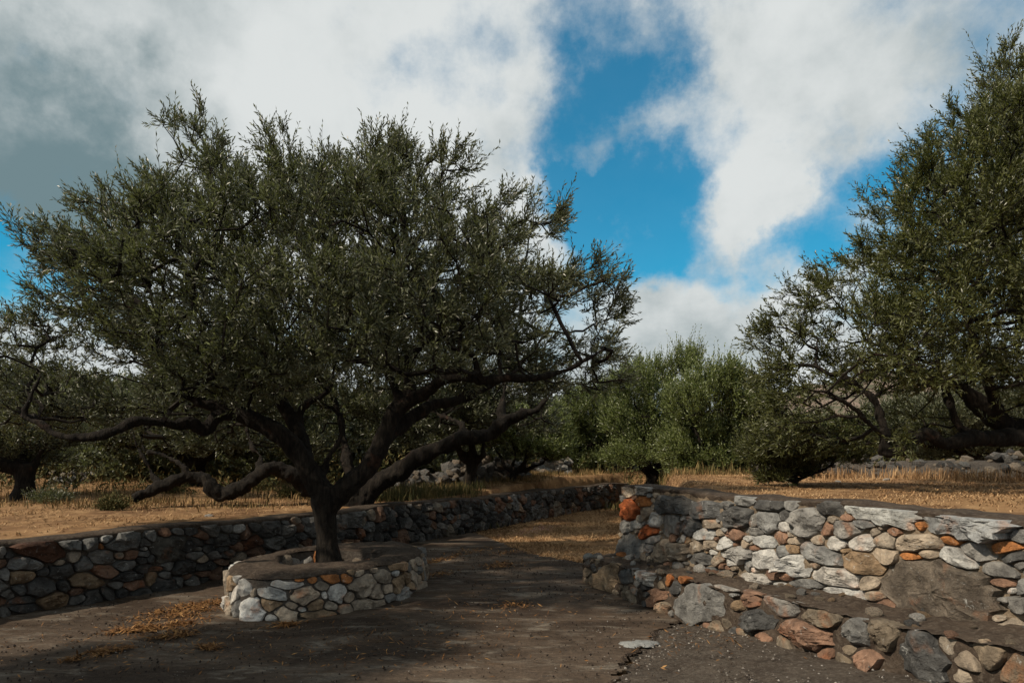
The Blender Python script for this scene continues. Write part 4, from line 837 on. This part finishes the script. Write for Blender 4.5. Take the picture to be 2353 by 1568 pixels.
# ------------------------------------------------------------------ grass, weeds, litter
def blades(name, xy, z, rs, h, wd, m, lean=.5, label=None, cat=None, tint=None):
    n = len(xy); b = np.stack([xy[:, 0], xy[:, 1], z], -1); H = rs.uniform(h[0], h[1], n); a = rs.uniform(0, 2*math.pi, n); ln = np.abs(rs.normal(0, lean, n))+(1.1 if lean > 1.5 else 0)
    d = np.stack([np.cos(a)*ln, np.sin(a)*ln, np.ones(n)], -1); d = nrm(d); sd = np.stack([-np.sin(a+rs.normal(0, .6, n)), np.cos(a), np.zeros(n)], -1)*wd*rs.uniform(.6, 1.3, (n, 1))
    mid = b+d*H[:, None]*.55+np.array([0, 0, 1.])*H[:, None]*.06; tip = b+d*H[:, None]-np.array([0, 0, 1.])*(H*ln*.25)[:, None]
    V = np.stack([b-sd*.5, b+sd*.5, mid+sd*.42, tip, mid-sd*.42], 1).reshape(-1, 3); k = np.arange(n)*5
    Q1 = np.stack([k, k+1, k+2, k+4], -1); Q2 = np.stack([k+4, k+2, k+3, k+3], -1)
    t = np.clip(rs.beta(.9, 1.1, n)+.55*np.array([mnoise.fractal(Vector((a*.8, c*.8, 4.)), .8, 2.1, 3) for a, c in xy]), 0, 1) if tint is None else tint
    me = bpy.data.meshes.new(name); V = V.astype(np.float32)
    tri = np.concatenate([np.stack([k, k+1, k+2], -1), np.stack([k, k+2, k+4], -1), np.stack([k+4, k+2, k+3], -1)])
    o = obj(name, quad_mesh(name, V, tri, m, np.concatenate([t, t, t]))); tag(o, label, cat, None, 'stuff'); return o
rs = np.random.RandomState(77)
def sample(n, x0, x1, y0, y1, cond, dens=None):
    x = rs.uniform(x0, x1, n); y = rs.uniform(y0, y1, n); k = cond(x, y)
    if dens is not None:
        f = np.array([mnoise.fractal(Vector((a*dens, b*dens, 1.7)), .8, 2.1, 4) for a, b in zip(x, y)]); k &= (f > rs.uniform(-.6, .4, n))
    return np.stack([x[k], y[k]], -1)
slabpoly = np.array(back_edge+left_edge+[(4, -1), (3, 3)])
def in_wedge(x, y): return (x > lw_x2(y)+.06) & (x < rw_x(y)+.15) & (y > 8.6) & (y < 20.4) & ~inside(slabpoly, x+.06, y-.07)
xy = sample(60000, -1.5, 4, 8.6, 20.4, in_wedge, 1.2); blades('dry_grass', xy, land(xy[:, 0], xy[:, 1]), rs, (.05, .15), .011, M_GRASS, 2.2, 'flattened straw coloured grass in the gap between the two walls', 'grass')
def in_right(x, y): return (x > rw_x(y)+np.where(y < 8.3, .50, .0)) & (x < .85*y+1)
xy = sample(130000, 1.4, 12, 2.5, 22, in_right, .9); blades('dry_grass', xy, land(xy[:, 0], xy[:, 1]), rs, (.03, .09), .009, M_GRASS, 2.6, 'dry yellow grass on the raised ground behind the right wall', 'grass')
def in_left(x, y): return (x < lw_x2(y)-.60) & (x > -.9*y) & (y > 4)
xy = sample(95000, -13, 4, 5, 22, in_left, .7); blades('dry_grass', xy, land(xy[:, 0], xy[:, 1]), rs, (.03, .11), .010, M_GRASS, 2.0, 'dry tan grass on the field behind the long wall', 'grass')
# tall tufts and weeds in the field
def tufts(spots, n_per, rad, h, wd, m, lean, label, cat, name):
    pts = np.concatenate([np.array(s)+rs.normal(0, rad, (n_per, 2)) for s in spots]); return blades(name, pts, land(pts[:, 0], pts[:, 1])-.01, rs, h, wd, m, lean, label, cat)
sp_w = [(x, y) for x, y in sample(420, -12, 3, 10.5, 21.5, lambda x, y: (x < lw_x2(y)-1.0))][:170]
tufts(sp_w, 120, .30, (.05, .20), .011, M_DRYWEED, .9, 'mixed dry and green weeds under the trees behind the long wall', 'weeds', 'weeds')
sp_y = [(XY(900, 12.6)), XY(950, 13.0), XY(1000, 13.3), XY(1040, 13.9), XY(1080, 14.4), XY(980, 14.2), XY(920, 13.6)]
sp_b = [(a, b) for a, b in sample(900, -1.5, 5.5, 15, 23.5, lambda x, y: (x < lw_x2(y)-.55) | (y > 20.9) | (x > rw_x(y)+.1))][:190]
tufts(sp_b, 110, .25, (.06, .22), .012, M_DRYWEED, .8, 'brown weeds on the bank where the two walls close', 'weeds', 'weeds')
sp_g = [XY(p, y_) for p, y_ in [(1480, 18.6), (1520, 18.9), (1600, 15.9), (1650, 15.7), (1690, 16.0), (1560, 17.5), (1630, 16.9), (1720, 16.4), (1440, 19.5), (1390, 21.5), (1350, 22)]]
tufts(sp_g, 160, .32, (.12, .42), .02, M_WEED, .5, 'rank green growth round the feet of the bright olive trees', 'weeds', 'weeds')
tufts(sp_y, 420, .24, (.12, .34), .010, M_WEED, .5, 'tall green yellow grass to the right of the sprawling tree foot', 'weeds', 'weeds')
sp_r = [XY(2080, 12.4), XY(2150, 11.9), XY(2210, 11.6), XY(2280, 11.4), XY(2340, 11.2), XY(1960, 12.9), XY(1900, 12.8)]
tufts(sp_r, 260, .28, (.10, .30), .010, M_GRASS, .6, 'tall dry straw at the edge of the shade under the right tree', 'weeds', 'weeds')
def undergrowth():
    n = 24000; x = rs.uniform(-34, 34, n); y = rs.uniform(13, 44, n); k = (np.abs(x) < y*.85) & ((y > 17.5) | (x < lw_x2(y)-2.6))
    f = np.array([mnoise.fractal(Vector((a*.22, b*.22, 5.)), .8, 2.1, 4) for a, b in zip(x, y)]); k &= f > rs.uniform(-.5, .25, n); k &= ~((np.abs(x-1.0) < 3.5) & (y < 20.8)); k &= ~((x > 5) & (y < 19)); x, y, f = x[k], y[k], f[k]
    z = land(x, y)+rs.uniform(0, 1, len(x))**1.4*((.18+.9*np.clip(f+.35, 0, 1))*sst(10, 20, y)); sd = nrm(rs.normal(0, .6, (len(x), 3))+np.array([0, 0, .8]))
    o = obj('undergrowth', leaf_mesh('undergrowth', np.stack([x, y, z], -1), sd, rs.uniform(.2, .5, len(x)), 9, .13, .045, rs, M_WEED)); tag(o, 'low tangled scrub under the far trees of the grove', 'undergrowth', None, 'stuff')
undergrowth()
def shrub(px, Y, r, label, seed, m=M_WEED):
    rg = np.random.RandomState(seed); x, y = XY(px, Y); z = float(land(x, y)); n = 260
    d = nrm(rg.normal(size=(n, 3))); d[:, 2] = np.abs(d[:, 2])*.8+.1; p = np.array([x, y, z-.02])+d*rg.uniform(.1, .75, (n, 1))*r*np.array([1.15, 1.15, .9])
    sd = nrm(d+rg.normal(0, .3, (n, 3))+np.array([0, 0, .4])); root = empty('shrub', (x, y, z)); tag(root, label, 'shrub', 'low shrubs in the field')
    c = obj('foliage', leaf_mesh('foliage', p, sd, rg.uniform(.1, .24, n), 8, .05, .016, rg, m), root, (-x, -y, -z)); c['kind'] = 'stuff'
    st = [np.array([x, y, z-.03]) for _ in range(9)]; en = [np.array([x, y, z])+nrm(np.array([rg.normal(), rg.normal(), 1.1]))*r*.7 for _ in range(9)]
    V, Q = prisms(np.array(st), np.array(en), np.full(9, .012), np.full(9, .004), 5); obj('stem', quad_mesh('stem', V, Q, M_BARK), root, (-x, -y, -z))
shrub(665, 12.6, .22, 'small round green shrub left of the planter trunk', 1)
shrub(262, 10.2, .18, 'pale green shrub at the near edge of the dry field', 2)
shrub(250, 17.5, .75, 'big green shrub on the slope left of the cut limb', 3)
shrub(390, 13.5, .30, 'brownish green shrub beneath the cut limb end', 4)
shrub(590, 14.5, .38, 'olive green shrub under the sagging limb elbow', 5)
shrub(120, 11.5, .34, 'dark green shrub at the foot of the left edge tree', 6, M_LEAF)

def litter(name, blobs_, n, m, size, label, cat, zoff=.008, flat=.35):
    x = []; 
    for (px, py, rx, ry, k) in blobs_:
        Y = F*EYE/(py-1047); c = ((px-1176)/F*Y, Y); ax = rx/F*Y; ay = Y-F*EYE/(py+ry-1047)
        a = rs.normal(0, .52, (int(n*k), 2)); q = np.stack([c[0]+a[:, 0]*ax+a[:, 1]*ay*.5, c[1]+a[:, 1]*ay], -1); x.append(q)
    xy = np.concatenate(x); k = np.array([mnoise.noise(Vector((a*9, b*9, 0))) for a, b in xy]) > rs.uniform(-.6, .35, len(xy)); xy = xy[k]
    nn = len(xy); z = slope(xy[:, 0], xy[:, 1])+zoff+np.abs(rs.normal(0, .010, nn)); a = rs.uniform(0, 6.28, nn); L = rs.uniform(size[0], size[1], nn); W = L*rs.uniform(.10, .22, nn)
    d = np.stack([np.cos(a), np.sin(a), rs.normal(0, flat, nn)], -1)*L[:, None]*.5; s = np.stack([-np.sin(a), np.cos(a), rs.normal(0, flat, nn)], -1)*W[:, None]*.5; c = np.stack([xy[:, 0], xy[:, 1], z+L*.08], -1)
    V = np.stack([c-d, c+s, c+d, c-s], 1).reshape(-1, 3); o = obj(name, quad_mesh(name, V, np.arange(len(V)).reshape(-1, 4), m, rs.beta(1.6, 1.8, nn))); tag(o, label, cat, None, 'stuff')
litter('straw_litter', [(455, 1392, 45, 16, 1), (410, 1412, 70, 22, 1.3), (395, 1440, 45, 16, .8), (310, 1449, 40, 10, .7), (400, 1462, 40, 10, .5), (250, 1496, 32, 9, .5), (470, 1490, 45, 7, .4), (180, 1515, 25, 8, .2), (655, 1437, 25, 6, .25)], 1150, M_STRAW, (.03, .085),
       'orange brown drift of dead olive leaves and straw left of the planter', 'leaf litter')
litter('straw_litter', [(1000, 1290, 20, 22, .8), (1150, 1300, 45, 7, .6), (1165, 1270, 40, 8, .3), (1010, 1320, 30, 10, .3), (1180, 1392, 50, 10, .2), (1090, 1265, 40, 8, .3)], 1100, M_STRAW, (.03, .08),
       'thin orange drifts of dead leaves right of the planter', 'leaf litter')
litter('leaf_litter', [(300, 1480, 420, 90, 1), (1150, 1400, 300, 120, .8), (700, 1510, 500, 60, .6), (1650, 1480, 200, 60, .5), (950, 1460, 300, 60, .4)], 900, M_STRAW, (.025, .06), 'single dead olive leaves strewn thinly over the terrace', 'leaf litter', .012)
litter('flower_litter', [(1225, 1222, 40, 9, 1), (1250, 1214, 30, 7, .6)], 420, M_PINK, (.02, .05), 'pinkish dried flower heads beside the foot of the long wall', 'dried flowers', .03, .8)
def pellets(n, cond, x0, x1, y0, y1, size, m, name, label, cat, clus=2.0):
    xy = sample(n, x0, x1, y0, y1, cond, clus); k = len(xy); tmpl = np.array([(1, 0, 0), (0, 1, 0), (-1, 0, 0), (0, -1, 0), (0, 0, 1), (0, 0, -.6)], float); tf = np.array([(0, 1, 4), (1, 2, 4), (2, 3, 4), (3, 0, 4), (1, 0, 5), (2, 1, 5), (3, 2, 5), (0, 3, 5)])
    s = rs.uniform(size[0], size[1], (k, 1, 1))*rs.uniform(.6, 1.4, (k, 1, 3)); a = rs.uniform(0, 6.28, k); ca, sa = np.cos(a)[:, None], np.sin(a)[:, None]; T = tmpl[None]*s
    T = np.stack([T[..., 0]*ca-T[..., 1]*sa, T[..., 0]*sa+T[..., 1]*ca, T[..., 2]], -1); z = slope(xy[:, 0], xy[:, 1])+.012
    V = (T+np.stack([xy[:, 0], xy[:, 1], z], -1)[:, None]).reshape(-1, 3); Q = (np.arange(k)[:, None, None]*6+tf[None]).reshape(-1, 3)
    o = obj(name, quad_mesh(name, V, Q, m, np.repeat(rs.uniform(0, 1, k), 8))); tag(o, label, cat, None, 'stuff')
def on_slab(x, y): return inside(slabpoly, x, y) & (np.hypot((x-PC[0])/1.5, (y-PC[1])/1.5) > 1) & (x > lw_x2(y)+.1) & (x < rw_x(y)-.55)
pellets(7000, lambda x, y: on_slab(x, y) & (y > 3.8), -4.5, 1.6, 3.8, 11, (.004, .011), M_DARK, 'olive_droppings', 'tiny dark fallen olives and droppings strewn over the concrete', 'fallen olives', 1.3)
M_GRIT = tint_material('grit', (.07, .058, .048), (.13, .112, .095), (.27, .25, .225), .9)
pellets(3000, lambda x, y: (x < rw_x(y)-.46) & ((x-1.53)*.885-(y-6.24)*.466 > .02), .2, 3.2, 3.0, 6.3, (.003, .010), M_GRIT, 'gravel', 'loose grit and small stones on the rough ramp', 'gravel', 1.6)
pellets(1500, lambda x, y: on_slab(x, y) & (y > 3.8), -4.5, 1.6, 3.8, 11, (.003, .008), M_GRIT, 'gravel', 'a few pale grit grains scattered over the concrete', 'gravel', 1.0)
def near_crack(x, y):
    d = np.full(x.shape, 9.)
    for (x1, y1), (x2, y2) in zip(CRACK[1:-3], CRACK[2:-2]):
        t = np.clip(((x-x1)*(x2-x1)+(y-y1)*(y2-y1))/((x2-x1)**2+(y2-y1)**2), 0, 1); d = np.minimum(d, np.hypot(x-x1-t*(x2-x1)-.02, y-y1-t*(y2-y1)))
    return d < np.abs(rs.normal(0, .018, x.shape))
pellets(30000, near_crack, .2, 1.8, 3.4, 6.3, (.004, .010), M_DARK, 'soil_crumbs', 'dark soil crumbs filling the crack between terrace and ramp', 'soil', 3.0)
rgx = random.Random(3)
def loose(px, py, Y, s, label, c, flat=.5):
    x, y = XY(px, Y); zb = float(land(x, y)) if Y > 8.5 or x > rw_x(y) else float(slope(x, y)); o = obj('loose_stone', rock_mesh(rgx.randint(0, 9)), None, (x, y, zb+s*flat*.25)); o.scale = (s*1.2, s*.8, s*flat); o.rotation_euler = (0, 0, rgx.uniform(0, 6)); o.color = (*CLR[c], 1)
    tag(o, label, 'stone', 'loose stones on the ground')
loose(2035, 1100, 11.6, .07, 'small white stone lying on the dry grass behind the right wall', 'w')
loose(1925, 1102, 11.2, .05, 'pale pebble on the dry grass, left of the small white stone', 'l')
loose(480, 1180, 9.3, .06, 'pale stone on the dry field behind the long wall', 'l')
# pale cement patch in the joint between terrace and ramp
def patch():
    cx, cy = XY(1468, 5.45); n = 26; V = [(cx, cy, float(slope(cx, cy))+.016)]
    for i in range(n):
        a = i/n*2*math.pi; r = 1+.25*math.sin(2*a+1)+.14*math.sin(5*a)+.1*math.sin(9*a)
        for k, z in ((.88, .014), (1.0, -.004)): V.append((cx+k*r*.125*math.cos(a), cy+k*r*.10*math.sin(a), float(slope(cx, cy))+z))
    f = []
    for i in range(n):
        j = (i+1) % n; f += [(0, 1+2*i, 1+2*j), (1+2*i, 2+2*i, 2+2*j), (1+2*i, 2+2*j, 1+2*j)]
    me = quad_mesh('cement_patch', V, f, mortar_material('pale_cement', (.22, .225, .22), (.30, .305, .295), (.36, .36, .345)), smooth=True)
    tag(obj('cement_patch', me), 'pale grey cement patch at the crack between terrace and ramp', 'cement patch')
patch()
